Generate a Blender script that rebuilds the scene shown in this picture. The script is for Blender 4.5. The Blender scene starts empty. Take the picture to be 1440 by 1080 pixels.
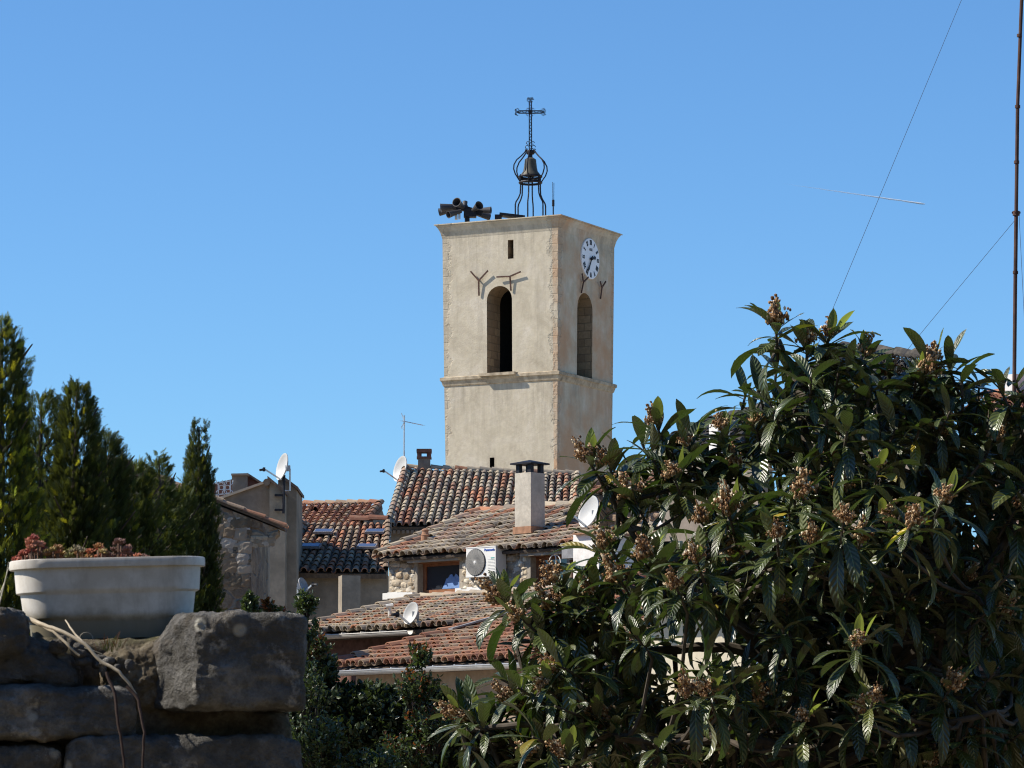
import bpy, bmesh, math, random
import numpy as np
from mathutils import Vector, Matrix, noise
R = math.radians
C = bpy.context.scene.collection
SC = bpy.context.scene
random.seed(7); np.random.seed(7)

# ---------------------------------------------------------------- camera
F = 5000.0                                   # focal length in pixels of the 1440 px photograph
PITCH = math.atan(580.0 / F)
cam = bpy.data.cameras.new('camera'); camo = bpy.data.objects.new('camera', cam); C.objects.link(camo)
cam.sensor_width = 36.0; cam.lens = 36.0 * F / 1440.0
camo.location = (0, 0, 0); camo.rotation_euler = (math.pi / 2 + PITCH, 0, 0)
cam.clip_start = 0.1; cam.clip_end = 20000
cam.dof.use_dof = True; cam.dof.focus_distance = 34; cam.dof.aperture_fstop = 30
SC.camera = camo

# ---------------------------------------------------------------- sky and sun
SUN_AZ = R(88)       # from straight behind the camera round towards the left
SUN_EL = R(43)
to_sun = Vector((-math.sin(SUN_AZ) * math.cos(SUN_EL), -math.cos(SUN_AZ) * math.cos(SUN_EL), math.sin(SUN_EL)))
world = bpy.data.worlds.new('World'); SC.world = world; world.use_nodes = True
wn = world.node_tree; wn.nodes.clear()
sky = wn.nodes.new('ShaderNodeTexSky'); sky.sky_type = 'NISHITA'; sky.sun_disc = False
sky.sun_elevation = SUN_EL; sky.sun_rotation = math.atan2(to_sun.x, to_sun.y)
sky.altitude = 300; sky.air_density = 1.0; sky.dust_density = 0.0; sky.ozone_density = 3.5
SKYG = (0.57, 0.85, 1.09)
tint = wn.nodes.new('ShaderNodeMix'); tint.data_type = 'RGBA'; tint.blend_type = 'MULTIPLY'; tint.inputs[0].default_value = 1.0
tint.inputs[7].default_value = (*SKYG, 1)
bg = wn.nodes.new('ShaderNodeBackground'); bg.inputs[1].default_value = 0.054
wo = wn.nodes.new('ShaderNodeOutputWorld')
wn.links.new(sky.outputs[0], tint.inputs[6]); wn.links.new(tint.outputs[2], bg.inputs[0]); wn.links.new(bg.outputs[0], wo.inputs[0])
sl = bpy.data.lights.new('sun', 'SUN'); sl.energy = 2.65; sl.angle = R(0.5); sl.color = (1.0, 0.93, 0.82)
so = bpy.data.objects.new('sun', sl); C.objects.link(so)
so.rotation_euler = to_sun.to_track_quat('Z', 'Y').to_euler()
SC.view_settings.view_transform = 'Standard'; SC.view_settings.look = 'None'
SC.view_settings.exposure = 1.37; SC.view_settings.gamma = 1.0
SC.cycles.filter_width = 1.1; SC.cycles.max_bounces = 6; SC.cycles.diffuse_bounces = 3; SC.cycles.glossy_bounces = 2
SC.cycles.transmission_bounces = 4; SC.cycles.transparent_max_bounces = 8

# ---------------------------------------------------------------- pixel <-> space
def ray(px, py):
    dx = (px - 720) / F; dz = (540 - py) / F
    c, s = math.cos(PITCH), math.sin(PITCH)
    return Vector((dx, c - dz * s, s + dz * c))
def at(px, py, Y):
    d = ray(px, py); return d * (Y / d.y)
def hit(px, py, P0, n):
    d = ray(px, py); return d * (P0.dot(n) / d.dot(n))
def proj(p):
    c, s = math.cos(PITCH), math.sin(PITCH)
    y = p.y * c + p.z * s; z = -p.y * s + p.z * c
    return (720 + F * p.x / y, 540 - F * z / y)
def ppm(Y): return F / Y
def ground_z(y): return -1.7 + 0.012 * max(0, min(y, 200) - 8)
UP = Vector((0, 0, 1))
def axes(a):
    a = R(a); return Vector((math.cos(a), -math.sin(a), 0)), Vector((math.sin(a), math.cos(a), 0))

# ---------------------------------------------------------------- mesh builder and scene tree
class MB:
    def __init__(s): s.v = []; s.f = []; s.m = []; s.t = []; s.uv = []; s.cur = 0; s.tint = (1, 1, 1)
    def add(s, vs, fs, mat=None, tint=None, uvs=None):
        b = len(s.v); s.v.extend([tuple(v) for v in vs])
        s.f.extend([tuple(i + b for i in f) for f in fs])
        s.m.extend([s.cur if mat is None else mat] * len(fs))
        s.t.extend([s.tint if tint is None else tint] * len(vs))
        s.uv.extend(uvs if uvs is not None else [(0, 0, 0)] * len(vs)); return b
    def box(s, c, size, rot=None, mat=None, tint=None):
        c = Vector(c); h = Vector(size) / 2; vs = []
        for x in (-1, 1):
            for y in (-1, 1):
                for z in (-1, 1):
                    p = Vector((x * h.x, y * h.y, z * h.z))
                    if rot is not None: p = rot @ p
                    vs.append(c + p)
        s.add(vs, [(0, 1, 3, 2), (4, 6, 7, 5), (0, 4, 5, 1), (2, 3, 7, 6), (0, 2, 6, 4), (1, 5, 7, 3)], mat, tint)
    def bar(s, a, b, w, h=None, up=UP, mat=None, tint=None):
        a = Vector(a); b = Vector(b); h = h or w; d = (b - a)
        if d.length < 1e-9: return
        d.normalize(); u = d.cross(up)
        if u.length < 1e-4: u = d.cross(Vector((1, 0, 0)))
        u.normalize(); n = u.cross(d); vs = []
        for p in (a, b):
            for x, y in ((-1, -1), (1, -1), (1, 1), (-1, 1)): vs.append(p + u * x * w / 2 + n * y * h / 2)
        s.add(vs, [(3, 2, 1, 0), (4, 5, 6, 7), (0, 1, 5, 4), (1, 2, 6, 5), (2, 3, 7, 6), (3, 0, 4, 7)], mat, tint)
    def tube(s, pts, r, seg=8, mat=None, tint=None, cap=True):
        pts = [Vector(p) for p in pts]; n = len(pts)
        rs = r if isinstance(r, (list, tuple)) else [r] * n
        vs = []; fs = []; prev = None
        for i, p in enumerate(pts):
            t = (pts[min(i + 1, n - 1)] - pts[max(i - 1, 0)])
            if t.length < 1e-9: t = Vector((0, 0, 1))
            t.normalize()
            if prev is None:
                u = t.orthogonal().normalized()
            else:
                u = prev - t * prev.dot(t)
                u = u.normalized() if u.length > 1e-6 else t.orthogonal().normalized()
            prev = u; w = t.cross(u)
            for k in range(seg):
                a = 2 * math.pi * k / seg; vs.append(p + (u * math.cos(a) + w * math.sin(a)) * rs[i])
        for i in range(n - 1):
            for k in range(seg):
                a = i * seg + k; b = i * seg + (k + 1) % seg
                fs.append((a, b, b + seg, a + seg))
        if cap:
            fs.append(tuple(range(seg - 1, -1, -1))); fs.append(tuple((n - 1) * seg + k for k in range(seg)))
        s.add(vs, fs, mat, tint)
    def lathe(s, prof, c=(0, 0, 0), seg=20, rot=None, mat=None, tint=None):
        vs = []; fs = []; c = Vector(c); n = len(prof)
        for r, z in prof:
            for k in range(seg):
                a = 2 * math.pi * k / seg; p = Vector((r * math.cos(a), r * math.sin(a), z))
                if rot is not None: p = rot @ p
                vs.append(c + p)
        for i in range(n - 1):
            for k in range(seg):
                a = i * seg + k; b = i * seg + (k + 1) % seg; fs.append((a, b, b + seg, a + seg))
        s.add(vs, fs, mat, tint)
    def prism(s, poly, ext, mat=None, tint=None):
        poly = [Vector(p) for p in poly]; ext = Vector(ext); n = len(poly)
        vs = poly + [p + ext for p in poly]
        fs = [tuple(range(n - 1, -1, -1)), tuple(range(n, 2 * n))]
        for i in range(n): j = (i + 1) % n; fs.append((i, j, j + n, i + n))
        s.add(vs, fs, mat, tint)
    def build(s, name, mats, parent=None, smooth=False, local=False, sharp=38):
        me = bpy.data.meshes.new(name)
        off = Vector((0, 0, 0))
        if parent is not None and not local:
            q = parent
            while q is not None: off += q.location; q = q.parent
        me.from_pydata([(v[0] - off.x, v[1] - off.y, v[2] - off.z) for v in s.v], [], s.f)
        for m in (mats if isinstance(mats, (list, tuple)) else [mats]): me.materials.append(m)
        me.polygons.foreach_set('material_index', s.m); me.validate()
        if smooth: me.polygons.foreach_set('use_smooth', [True] * len(s.f))
        at_ = me.attributes.new('tint', 'FLOAT_COLOR', 'POINT')
        at_.data.foreach_set('color', np.array([(*t, 1) for t in s.t], dtype=np.float32).ravel())
        if any(u != (0, 0, 0) for u in s.uv):
            a2 = me.attributes.new('luv', 'FLOAT_VECTOR', 'POINT')
            a2.data.foreach_set('vector', np.array(s.uv, dtype=np.float32).ravel())
        me.update()
        if smooth and sharp: me.set_sharp_from_angle(angle=R(sharp))
        o = bpy.data.objects.new(name, me); C.objects.link(o)
        if parent is not None: o.parent = parent
        return o
def mesh_np(name, V, Fq, mat, parent=None, tint=None, uv=None, smooth=False):
    """V (n,3) world points, Fq (m,k) faces with the same corner count."""
    off = Vector((0, 0, 0)); q = parent
    while q is not None: off += q.location; q = q.parent
    V = np.asarray(V, dtype=np.float32) - np.array(off, dtype=np.float32)
    Fq = np.asarray(Fq, dtype=np.int32); k = Fq.shape[1]
    me = bpy.data.meshes.new(name); me.vertices.add(len(V)); me.vertices.foreach_set('co', V.ravel())
    me.loops.add(Fq.size); me.loops.foreach_set('vertex_index', Fq.ravel())
    me.polygons.add(len(Fq)); me.polygons.foreach_set('loop_start', np.arange(0, Fq.size, k, dtype=np.int32))
    if smooth: me.polygons.foreach_set('use_smooth', np.ones(len(Fq), dtype=bool))
    me.update(calc_edges=True)
    if tint is not None:
        a = me.attributes.new('tint', 'FLOAT_COLOR', 'POINT')
        a.data.foreach_set('color', np.concatenate([tint, np.ones((len(tint), 1))], 1).astype(np.float32).ravel())
    if uv is not None:
        a = me.attributes.new('luv', 'FLOAT_VECTOR', 'POINT'); a.data.foreach_set('vector', uv.astype(np.float32).ravel())
    me.materials.append(mat); me.validate()
    o = bpy.data.objects.new(name, me); C.objects.link(o)
    if parent is not None: o.parent = parent
    return o
def thing(name, label, cat, loc=(0, 0, 0), rotz=0, group=None):
    o = bpy.data.objects.new(name, None); C.objects.link(o); o.empty_display_size = 0.3
    o.location = loc; o.rotation_euler = (0, 0, rotz); o['label'] = label; o['category'] = cat
    if group: o['group'] = group
    return o
def tag(o, label, cat, group=None):
    o['label'] = label; o['category'] = cat
    if group: o['group'] = group
    return o
def struct(o): o['kind'] = 'structure'; return o

# ---------------------------------------------------------------- materials
class NT:
    K = 0.95                                          # overall reflectance of the place
    def __init__(s, name):
        s.m = bpy.data.materials.new(name); s.m.use_nodes = True; s.t = s.m.node_tree; s.t.nodes.clear()
        s.out = s.n('ShaderNodeOutputMaterial'); s.b = s.n('ShaderNodeBsdfPrincipled'); s.l(s.b.outputs[0], s.out.inputs[0])
        s.co = s.n('ShaderNodeTexCoord').outputs['Object']
    def n(s, t, **k):
        x = s.t.nodes.new(t)
        for a, v in k.items(): setattr(x, a, v)
        return x
    def l(s, a, b): s.t.links.new(a, b)
    def noise(s, scale, detail=6, rough=0.6, co=None, dist=0.0):
        x = s.n('ShaderNodeTexNoise'); x.inputs['Scale'].default_value = scale; x.inputs['Detail'].default_value = detail
        x.inputs['Roughness'].default_value = rough; x.inputs['Distortion'].default_value = dist
        s.l(s.co if co is None else co, x.inputs['Vector']); return x.outputs[0]
    def ramp(s, fac, stops):
        x = s.n('ShaderNodeValToRGB'); e = x.color_ramp.elements
        while len(e) < len(stops): e.new(0.5)
        for i, (p, c) in enumerate(stops):
            e[i].position = p; e[i].color = (*c, 1) if isinstance(c, (tuple, list)) else (c, c, c, 1)
        s.l(fac, x.inputs[0]); return x.outputs[0]
    def mix(s, fac, a, b, mode='MIX'):
        x = s.n('ShaderNodeMix'); x.data_type = 'RGBA'; x.blend_type = mode
        for i, v in ((0, fac), (6, a), (7, b)):
            if isinstance(v, (int, float)): x.inputs[i].default_value = v if i == 0 else (v, v, v, 1)
            elif isinstance(v, tuple): x.inputs[i].default_value = (*v, 1)
            else: s.l(v, x.inputs[i])
        return x.outputs[2]
    def math(s, op, a, b=0.0, c=0.0):
        x = s.n('ShaderNodeMath'); x.operation = op
        for i, v in enumerate((a, b, c)):
            if isinstance(v, (int, float)): x.inputs[i].default_value = v
            else: s.l(v, x.inputs[i])
        return x.outputs[0]
    def map(s, scale=(1, 1, 1), rot=(0, 0, 0), co=None):
        x = s.n('ShaderNodeMapping'); x.inputs['Scale'].default_value = scale; x.inputs['Rotation'].default_value = rot
        s.l(s.co if co is None else co, x.inputs[0]); return x.outputs[0]
    def sep(s, co=None):
        x = s.n('ShaderNodeSeparateXYZ'); s.l(s.co if co is None else co, x.inputs[0]); return x.outputs
    def attr(s, name, out='Color'):
        x = s.n('ShaderNodeAttribute'); x.attribute_name = name; return x.outputs[out]
    def bump(s, h, strength=0.5, dist=0.02):
        x = s.n('ShaderNodeBump'); x.inputs['Strength'].default_value = strength; x.inputs['Distance'].default_value = dist
        s.l(h, x.inputs['Height']); s.l(x.outputs[0], s.b.inputs['Normal']); return x
    def set(s, col=None, rough=0.8, metal=0.0, spec=0.3):
        if col is not None:
            col = scl(col, s.K) if isinstance(col, tuple) else s.mix(1.0, col, (s.K,) * 3, 'MULTIPLY')
            if isinstance(col, tuple): s.b.inputs['Base Color'].default_value = (*col, 1)
            else: s.l(col, s.b.inputs['Base Color'])
        if isinstance(rough, (int, float)): s.b.inputs['Roughness'].default_value = rough
        else: s.l(rough, s.b.inputs['Roughness'])
        s.b.inputs['Metallic'].default_value = metal; s.b.inputs['Specular IOR Level'].default_value = spec
        return s.m
def scl(c, k): return tuple(x * k for x in c)

def plaster(name, c, scale=1.2, dirt=0.55, bump=0.4):
    t = NT(name)
    a = t.noise(scale, 8, 0.65); b = t.noise(scale * 9, 5, 0.6)
    col = t.ramp(a, [(0.3, scl(c, dirt)), (0.5, c), (0.72, scl(c, 1.22))])
    col = t.mix(t.ramp(b, [(0.35, 0.55), (0.6, 0.0)]), col, scl(c, 0.7))
    st = t.noise(3.0, 6, 0.6, co=t.map((1, 1, 0.12)))
    col = t.mix(t.ramp(st, [(0.52, 0.0), (0.75, 0.5)]), col, scl(c, 0.55))
    t.bump(t.math('ADD', b, t.math('MULTIPLY', t.noise(scale * 40, 3), 0.5)), bump, 0.012)
    return t.set(col, 0.9, spec=0.15)
def simple(name, c, rough=0.6, metal=0.0, spec=0.4, var=0.25, scale=12.0):
    t = NT(name); a = t.noise(scale, 5, 0.65)
    col = t.ramp(a, [(0.3, scl(c, 1 - var)), (0.7, scl(c, 1 + var * 0.5))])
    return t.set(col, t.ramp(a, [(0.2, min(1, rough + 0.1)), (0.8, max(0, rough - 0.1))]), metal, spec)
def rubble(name, c1, c2, mortar, scale=4.0, joint=0.09, bump=0.8, stretch=1.5):
    t = NT(name)
    w = t.n('ShaderNodeMix'); w.data_type = 'VECTOR'
    nz = t.n('ShaderNodeTexNoise'); nz.inputs['Scale'].default_value = 2.5; nz.inputs['Detail'].default_value = 3; t.l(t.co, nz.inputs['Vector'])
    ad = t.n('ShaderNodeVectorMath'); ad.operation = 'MULTIPLY_ADD'
    t.l(nz.outputs['Color'], ad.inputs[0]); ad.inputs[1].default_value = (0.25, 0.25, 0.25); t.l(t.map((1, 1, stretch)), ad.inputs[2])
    v = t.n('ShaderNodeTexVoronoi'); v.inputs['Scale'].default_value = scale; t.l(ad.outputs[0], v.inputs['Vector'])
    e = t.n('ShaderNodeTexVoronoi'); e.feature = 'DISTANCE_TO_EDGE'; e.inputs['Scale'].default_value = scale; t.l(ad.outputs[0], e.inputs['Vector'])
    sp = t.n('ShaderNodeSeparateColor'); t.l(v.outputs['Color'], sp.inputs[0])
    col = t.ramp(sp.outputs[0], [(0.0, c1), (0.5, tuple((x + y) / 2 for x, y in zip(c1, c2))), (1.0, c2)])
    nn = t.noise(14, 6, 0.7)
    col = t.mix(t.ramp(nn, [(0.35, 0.6), (0.62, 0.0)]), col, scl(c1, 0.5))
    ed = t.ramp(e.outputs['Distance'], [(0.0, 1.0), (joint, 0.0)])
    big = t.noise(0.9, 4, 0.6)
    ed2 = t.math('MAXIMUM', ed, t.ramp(big, [(0.6, 0.0), (0.66, 0.85)]))
    col = t.mix(ed2, col, t.mix(nn, scl(mortar, 0.7), scl(mortar, 1.2)))
    h = t.math('ADD', t.math('MULTIPLY', t.math('SUBTRACT', 1.0, ed), t.math('ADD', 0.6, t.math('MULTIPLY', sp.outputs[1], 0.8))), t.math('MULTIPLY', nn, 0.5))
    t.bump(h, bump, 0.05)
    return t.set(col, 0.92, spec=0.15)
def tinted(name, rough=0.85, var=0.35, scale=14, bump=0.3, dark=(0.05, 0.045, 0.035), spots=0.42):
    t = NT(name); t.K = 1.08; c = t.attr('tint'); a = t.noise(scale, 6, 0.7)
    col = t.mix(t.ramp(a, [(0.32, spots), (0.58, 0.0)]), c, t.mix(0.65, c, dark))
    b = t.noise(scale * 0.35, 4)
    col = t.mix(t.ramp(b, [(0.5, 0.0), (0.75, var)]), col, (0.33, 0.28, 0.20))
    t.bump(a, bump, 0.01)
    return t.set(col, rough, spec=0.15)
def leafmat(name, top, under, trans, tfac=0.25, rough=0.35, ribs=0.0, spec=0.5, usetint=False, kk=1.1):
    t = NT(name); t.K = kk
    c = t.attr('tint') if usetint else None
    a = t.noise(6.0, 3)
    tc = t.ramp(a, [(0.3, scl(top, 0.75)), (0.7, scl(top, 1.3))])
    if usetint: tc = t.mix(1.0, tc, c, 'MULTIPLY')
    g = t.n('ShaderNodeNewGeometry')
    luv = t.sep(t.attr('luv', 'Vector'))
    mid = t.math('LESS_THAN', t.math('ABSOLUTE', luv[1]), 0.07)
    if ribs: tc = t.mix(t.math('MULTIPLY', mid, 0.6), tc, (0.16, 0.22, 0.08))
    col = t.mix(g.outputs['Backfacing'], tc, under)
    t.set(col, rough, spec=spec)
    if ribs:
        ph = t.math('MULTIPLY', t.math('SUBTRACT', luv[0], t.math('MULTIPLY', t.math('ABSOLUTE', luv[1]), 0.16)), 2 * math.pi * ribs)
        h = t.math('SINE', ph); bm = t.bump(h, 1.0, 0.0013)
    tr = t.n('ShaderNodeBsdfTranslucent'); mx = t.n('ShaderNodeMixShader')
    if usetint: t.l(t.mix(1.0, c, trans, 'MULTIPLY'), tr.inputs[0])
    else: tr.inputs[0].default_value = (*trans, 1)
    mx.inputs[0].default_value = tfac
    t.l(t.b.outputs[0], mx.inputs[1]); t.l(tr.outputs[0], mx.inputs[2]); t.l(mx.outputs[0], t.out.inputs[0])
    return t.m

M = {}
M['tile'] = tinted('old clay tile', 0.9, 0.35, 13, 0.4)
M['bed'] = simple('tile bedding mortar', (0.11, 0.085, 0.065), 0.95, var=0.4)
M['iron'] = simple('dark wrought iron', (0.022, 0.021, 0.026), 0.55, 0.6, var=0.3)
M['rust'] = simple('rusty steel', (0.10, 0.05, 0.035), 0.75, 0.3, var=0.45, scale=5)
M['bronze'] = simple('weathered bronze', (0.085, 0.078, 0.06), 0.65, 0.3, var=0.35, scale=4)
M['dishwhite'] = simple('white painted dish', (0.50, 0.50, 0.485), 0.55, var=0.1, scale=3)
M['galv'] = simple('galvanised metal', (0.55, 0.56, 0.57), 0.38, 0.5, var=0.2, scale=6)
M['pvc'] = simple('pale gutter metal', (0.62, 0.60, 0.55), 0.5, var=0.15)
M['zinc'] = simple('lead grey flashing', (0.27, 0.27, 0.28), 0.7, 0.1, var=0.35, scale=5)
M['acwhite'] = simple('white enamel casing', (0.74, 0.73, 0.69), 0.5, var=0.05)
M['acgrille'] = simple('grey fan grille', (0.30, 0.29, 0.27), 0.6, var=0.1)
M['black'] = simple('black plastic', (0.018, 0.018, 0.02), 0.5, var=0.1)
M['wood'] = simple('reddish window timber', (0.30, 0.12, 0.05), 0.65, var=0.35, scale=8)
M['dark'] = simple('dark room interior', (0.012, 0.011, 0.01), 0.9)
M['blue'] = simple('pale blue sky reflection', (0.16, 0.28, 0.55), 0.8, var=0.25)  # colour of the sky mirrored in the window, painted on
M['glass'] = simple('dark window glass', (0.03, 0.035, 0.045), 0.06, var=0.1, spec=0.8)
M['skyglass'] = simple('roof window glass', (0.16, 0.2, 0.3), 0.12, 0.5, var=0.1, spec=0.9)
M['whitewash'] = simple('white limewash', (0.80, 0.79, 0.75), 0.9, var=0.1, scale=3)
M['concrete'] = plaster('grey cement render', (0.36, 0.32, 0.27), 1.6, 0.6)
M['chim'] = plaster('pale chimney render', (0.52, 0.47, 0.39), 1.5, 0.65)
M['brick'] = simple('dark old brick', (0.16, 0.075, 0.055), 0.9, var=0.5, scale=7)
M['terracotta'] = simple('terracotta pot clay', (0.36, 0.19, 0.11), 0.85, var=0.35, scale=9)
M['peach'] = plaster('peach wall render', (0.33, 0.25, 0.185), 0.9, 0.75)
M['cream'] = plaster('cream wall render', (0.74, 0.66, 0.50), 0.8, 0.85, 0.2)
M['white'] = plaster('white wall paint', (0.80, 0.78, 0.74), 0.7, 0.88, 0.15)
M['greyren'] = plaster('weathered grey render', (0.24, 0.205, 0.17), 0.9, 0.55)
M['brownren'] = plaster('brown stained render', (0.30, 0.25, 0.19), 0.8, 0.5)
M['rubble'] = rubble('rubble stone wall', (0.22, 0.16, 0.10), (0.48, 0.39, 0.28), (0.42, 0.36, 0.28), 3.2, 0.1)
M['rubbledark'] = rubble('old patched stone wall', (0.15, 0.115, 0.085), (0.36, 0.29, 0.20), (0.24, 0.205, 0.165), 1.8, 0.08, 0.9, 1.3)
M['stone'] = tinted('loose pale wall stone', 0.92, 0.3, 9, 0.6, (0.09, 0.075, 0.055), 0.45)
M['mortar'] = simple('lime mortar', (0.38, 0.33, 0.26), 0.95, var=0.35)
# ================================================================ ground
def make_ground():
    ys = [-60, 0, 8, 20, 40, 80, 140, 200, 400, 1200, 4000]; xs = [-4000, -600, -100, -30, 0, 30, 100, 600, 4000]
    V = [(x, y, ground_z(y)) for y in ys for x in xs]; nx = len(xs)
    mb = MB(); mb.add(V, [(j * nx + i, j * nx + i + 1, (j + 1) * nx + i + 1, (j + 1) * nx + i) for j in range(len(ys) - 1) for i in range(nx - 1)])
    t = NT('dry stony earth'); a = t.noise(0.7, 8, 0.7)
    near = t.ramp(a, [(0.3, (0.12, 0.10, 0.06)), (0.55, (0.22, 0.175, 0.115)), (0.75, (0.30, 0.24, 0.165))]); town = t.ramp(a, [(0.3, (0.30, 0.25, 0.19)), (0.75, (0.46, 0.40, 0.31))])
    y = t.math('DIVIDE', t.math('ADD', t.sep()[1], t.math('MULTIPLY', a, 12)), 100)
    col = t.mix(t.ramp(y, [(0.40, 0.0), (0.56, 1.0)]), near, town); t.bump(a, 0.6, 0.1)
    struct(mb.build('ground', t.set(col, 0.95)))
make_ground()
def make_sky_blocker():                                  # unseen slope added behind the viewer to block sky light
    mb = MB(); N = 26; xs = [-55 + 115 * i / N for i in range(N + 1)]; ys = [-2.2, -3.2, -5, -8, -13, -22, -40]; hs = [0, 1.6, 4.2, 8, 13, 20, 27]
    V = [(x, y + 0.5 * noise.noise((x * .3, y, 0)) - 0.05 * max(0, -x), -1.75 + h * (1 + 0.18 * noise.noise((x * 0.2, y * 0.2, 1)))) for y, h in zip(ys, hs) for x in xs]
    mb.add(V, [(j * (N + 1) + i, j * (N + 1) + i + 1, (j + 1) * (N + 1) + i + 1, (j + 1) * (N + 1) + i) for j in range(len(ys) - 1) for i in range(N)])
    t = NT('unseen sky blocker'); a = t.noise(1.5, 8, 0.7)
    col = t.ramp(a, [(0.3, (0.02, 0.03, 0.012)), (0.55, (0.05, 0.06, 0.025)), (0.75, (0.10, 0.085, 0.055))]); t.bump(a, 0.8, 0.2)
    struct(mb.build('sky_blocker', t.set(col, 0.95), None, True))
make_sky_blocker()

# ================================================================ church tower
TA = 27.0; TH = 2.8
tu, tw = axes(TA)
Pc = at(785, 420, 150)
TG = ground_z(153)
TO = Pc - tu * TH + tw * TH; TO.z = TG
def tl(p):                                          # world -> tower local
    d = p - TO; return Vector((d.dot(tu), d.dot(tw), d.z))
def tleft(px, py): return tl(hit(px, py, Pc, -tw))
def tright(px, py): return tl(hit(px, py, Pc, tu))
ZTOP = tleft(785, 303).z; ZC = tleft(785, 522).z; ZLOW = tleft(785, 650).z

def towermat():
    t = NT('weathered limestone render'); s = t.sep()
    c = (0.55, 0.48, 0.36)
    a = t.noise(0.75, 9, 0.7, dist=0.6); b = t.noise(4.5, 7, 0.65); f = t.noise(22, 5, 0.6)
    col = t.ramp(a, [(0.30, (0.40, 0.34, 0.25)), (0.5, c), (0.68, (0.62, 0.55, 0.445))])
    col = t.mix(t.ramp(b, [(0.36, 0.55), (0.58, 0.0)]), col, (0.47, 0.405, 0.315))
    col = t.mix(t.ramp(t.noise(2.2, 6, 0.7), [(0.55, 0.0), (0.7, 0.4)]), col, (0.62, 0.55, 0.43))
    # rain streaks
    st = t.noise(1.6, 7, 0.7, co=t.map((1, 1, 0.07)))
    col = t.mix(t.ramp(st, [(0.50, 0.0), (0.70, 0.5)]), col, (0.32, 0.275, 0.21))
    below = lambda z0, h: t.math('MULTIPLY', t.math('LESS_THAN', s[2], z0), t.math('MAXIMUM', 0.0, t.math('SUBTRACT', 1.0, t.math('DIVIDE', t.math('SUBTRACT', z0, s[2]), h))))
    drip = t.math('ADD', below(ZC - 0.3, 2.6), below(ZTOP - 0.3, 2.0)); drip = t.math('MULTIPLY', drip, t.ramp(t.noise(2.6, 6, 0.7, co=t.map((1, 1, 0.1))), [(0.45, 0.0), (0.65, 0.6)]))
    col = t.mix(drip, col, (0.26, 0.225, 0.18))
    # warm bounce light painted in blotches on the shaded flank
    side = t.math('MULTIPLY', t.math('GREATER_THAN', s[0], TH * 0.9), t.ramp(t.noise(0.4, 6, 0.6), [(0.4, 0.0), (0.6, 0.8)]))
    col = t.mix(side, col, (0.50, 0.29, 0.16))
    # exposed corner stones: ragged strip near each arris
    ax = t.math('ABSOLUTE', s[0]); ay = t.math('ABSOLUTE', s[1]); d = t.math('SUBTRACT', 2 * TH, t.math('ADD', ax, ay))
    rag = t.math('ADD', d, t.math('MULTIPLY', t.math('SUBTRACT', t.noise(1.3, 6, 0.7, co=t.map((1, 1, 1.2))), 0.5), 1.5))
    q = t.ramp(rag, [(0.26, 1.0), (0.38, 0.0)])
    br = t.n('ShaderNodeTexBrick'); br.inputs['Scale'].default_value = 1.0; br.inputs['Brick Width'].default_value = 0.62; br.inputs['Row Height'].default_value = 0.36
    br.inputs['Mortar Size'].default_value = 0.025; br.inputs['Mortar Smooth'].default_value = 0.6
    cb = t.n('ShaderNodeCombineXYZ'); t.l(t.math('ADD', s[0], s[1]), cb.inputs[0]); t.l(s[2], cb.inputs[1]); t.l(cb.outputs[0], br.inputs['Vector'])
    br.inputs['Color1'].default_value = (0.46, 0.40, 0.31, 1); br.inputs['Color2'].default_value = (0.34, 0.29, 0.225, 1); br.inputs['Mortar'].default_value = (0.2, 0.165, 0.12, 1)
    qs = t.mix(t.ramp(b, [(0.35, 0.7), (0.6, 0.0)]), br.outputs[0], (0.17, 0.14, 0.10))
    col = t.mix(t.math('MULTIPLY', q, 0.30), col, qs)
    h = t.math('ADD', t.math('MULTIPLY', b, 0.35), t.math('MULTIPLY', f, 0.15))
    h = t.math('SUBTRACT', h, t.math('MULTIPLY', q, t.math('ADD', 0.18, t.math('MULTIPLY', br.outputs['Fac'], 0.25))))
    h = t.math('SUBTRACT', h, t.math('MULTIPLY', q, t.math('MULTIPLY', t.noise(9, 5, 0.7), 0.6)))
    t.bump(h, 0.7, 0.06)
    return t.set(col, 0.95, spec=0.1)
def ashlar():
    t = NT('opening stone lining'); s = t.sep()
    br = t.n('ShaderNodeTexBrick'); br.inputs['Scale'].default_value = 1.0; br.inputs['Brick Width'].default_value = 0.6; br.inputs['Row Height'].default_value = 0.34
    br.inputs['Mortar Size'].default_value = 0.02; br.inputs['Mortar Smooth'].default_value = 0.4
    cb = t.n('ShaderNodeCombineXYZ'); t.l(t.math('ADD', s[0], s[1]), cb.inputs[0]); t.l(s[2], cb.inputs[1]); t.l(cb.outputs[0], br.inputs['Vector'])
    br.inputs['Color1'].default_value = (0.40, 0.30, 0.185, 1); br.inputs['Color2'].default_value = (0.25, 0.18, 0.115, 1); br.inputs['Mortar'].default_value = (0.22, 0.17, 0.11, 1)
    b = t.noise(6, 6, 0.7)
    col = t.mix(t.ramp(b, [(0.35, 0.55), (0.6, 0.0)]), br.outputs[0], (0.22, 0.165, 0.11))
    t.bump(t.math('SUBTRACT', b, br.outputs['Fac']), 0.6, 0.03)
    return t.set(col, 0.95, spec=0.1)
M['tower'] = towermat(); M['ashlar'] = ashlar()
t = NT('stained cornice stone'); a = t.noise(3.0, 7, 0.7)
M['cornice'] = t.set(t.ramp(a, [(0.3, (0.20, 0.165, 0.12)), (0.5, (0.42, 0.34, 0.24)), (0.72, (0.58, 0.50, 0.37))]), 0.95, spec=0.1); t.bump(a, 0.5, 0.03)

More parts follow.
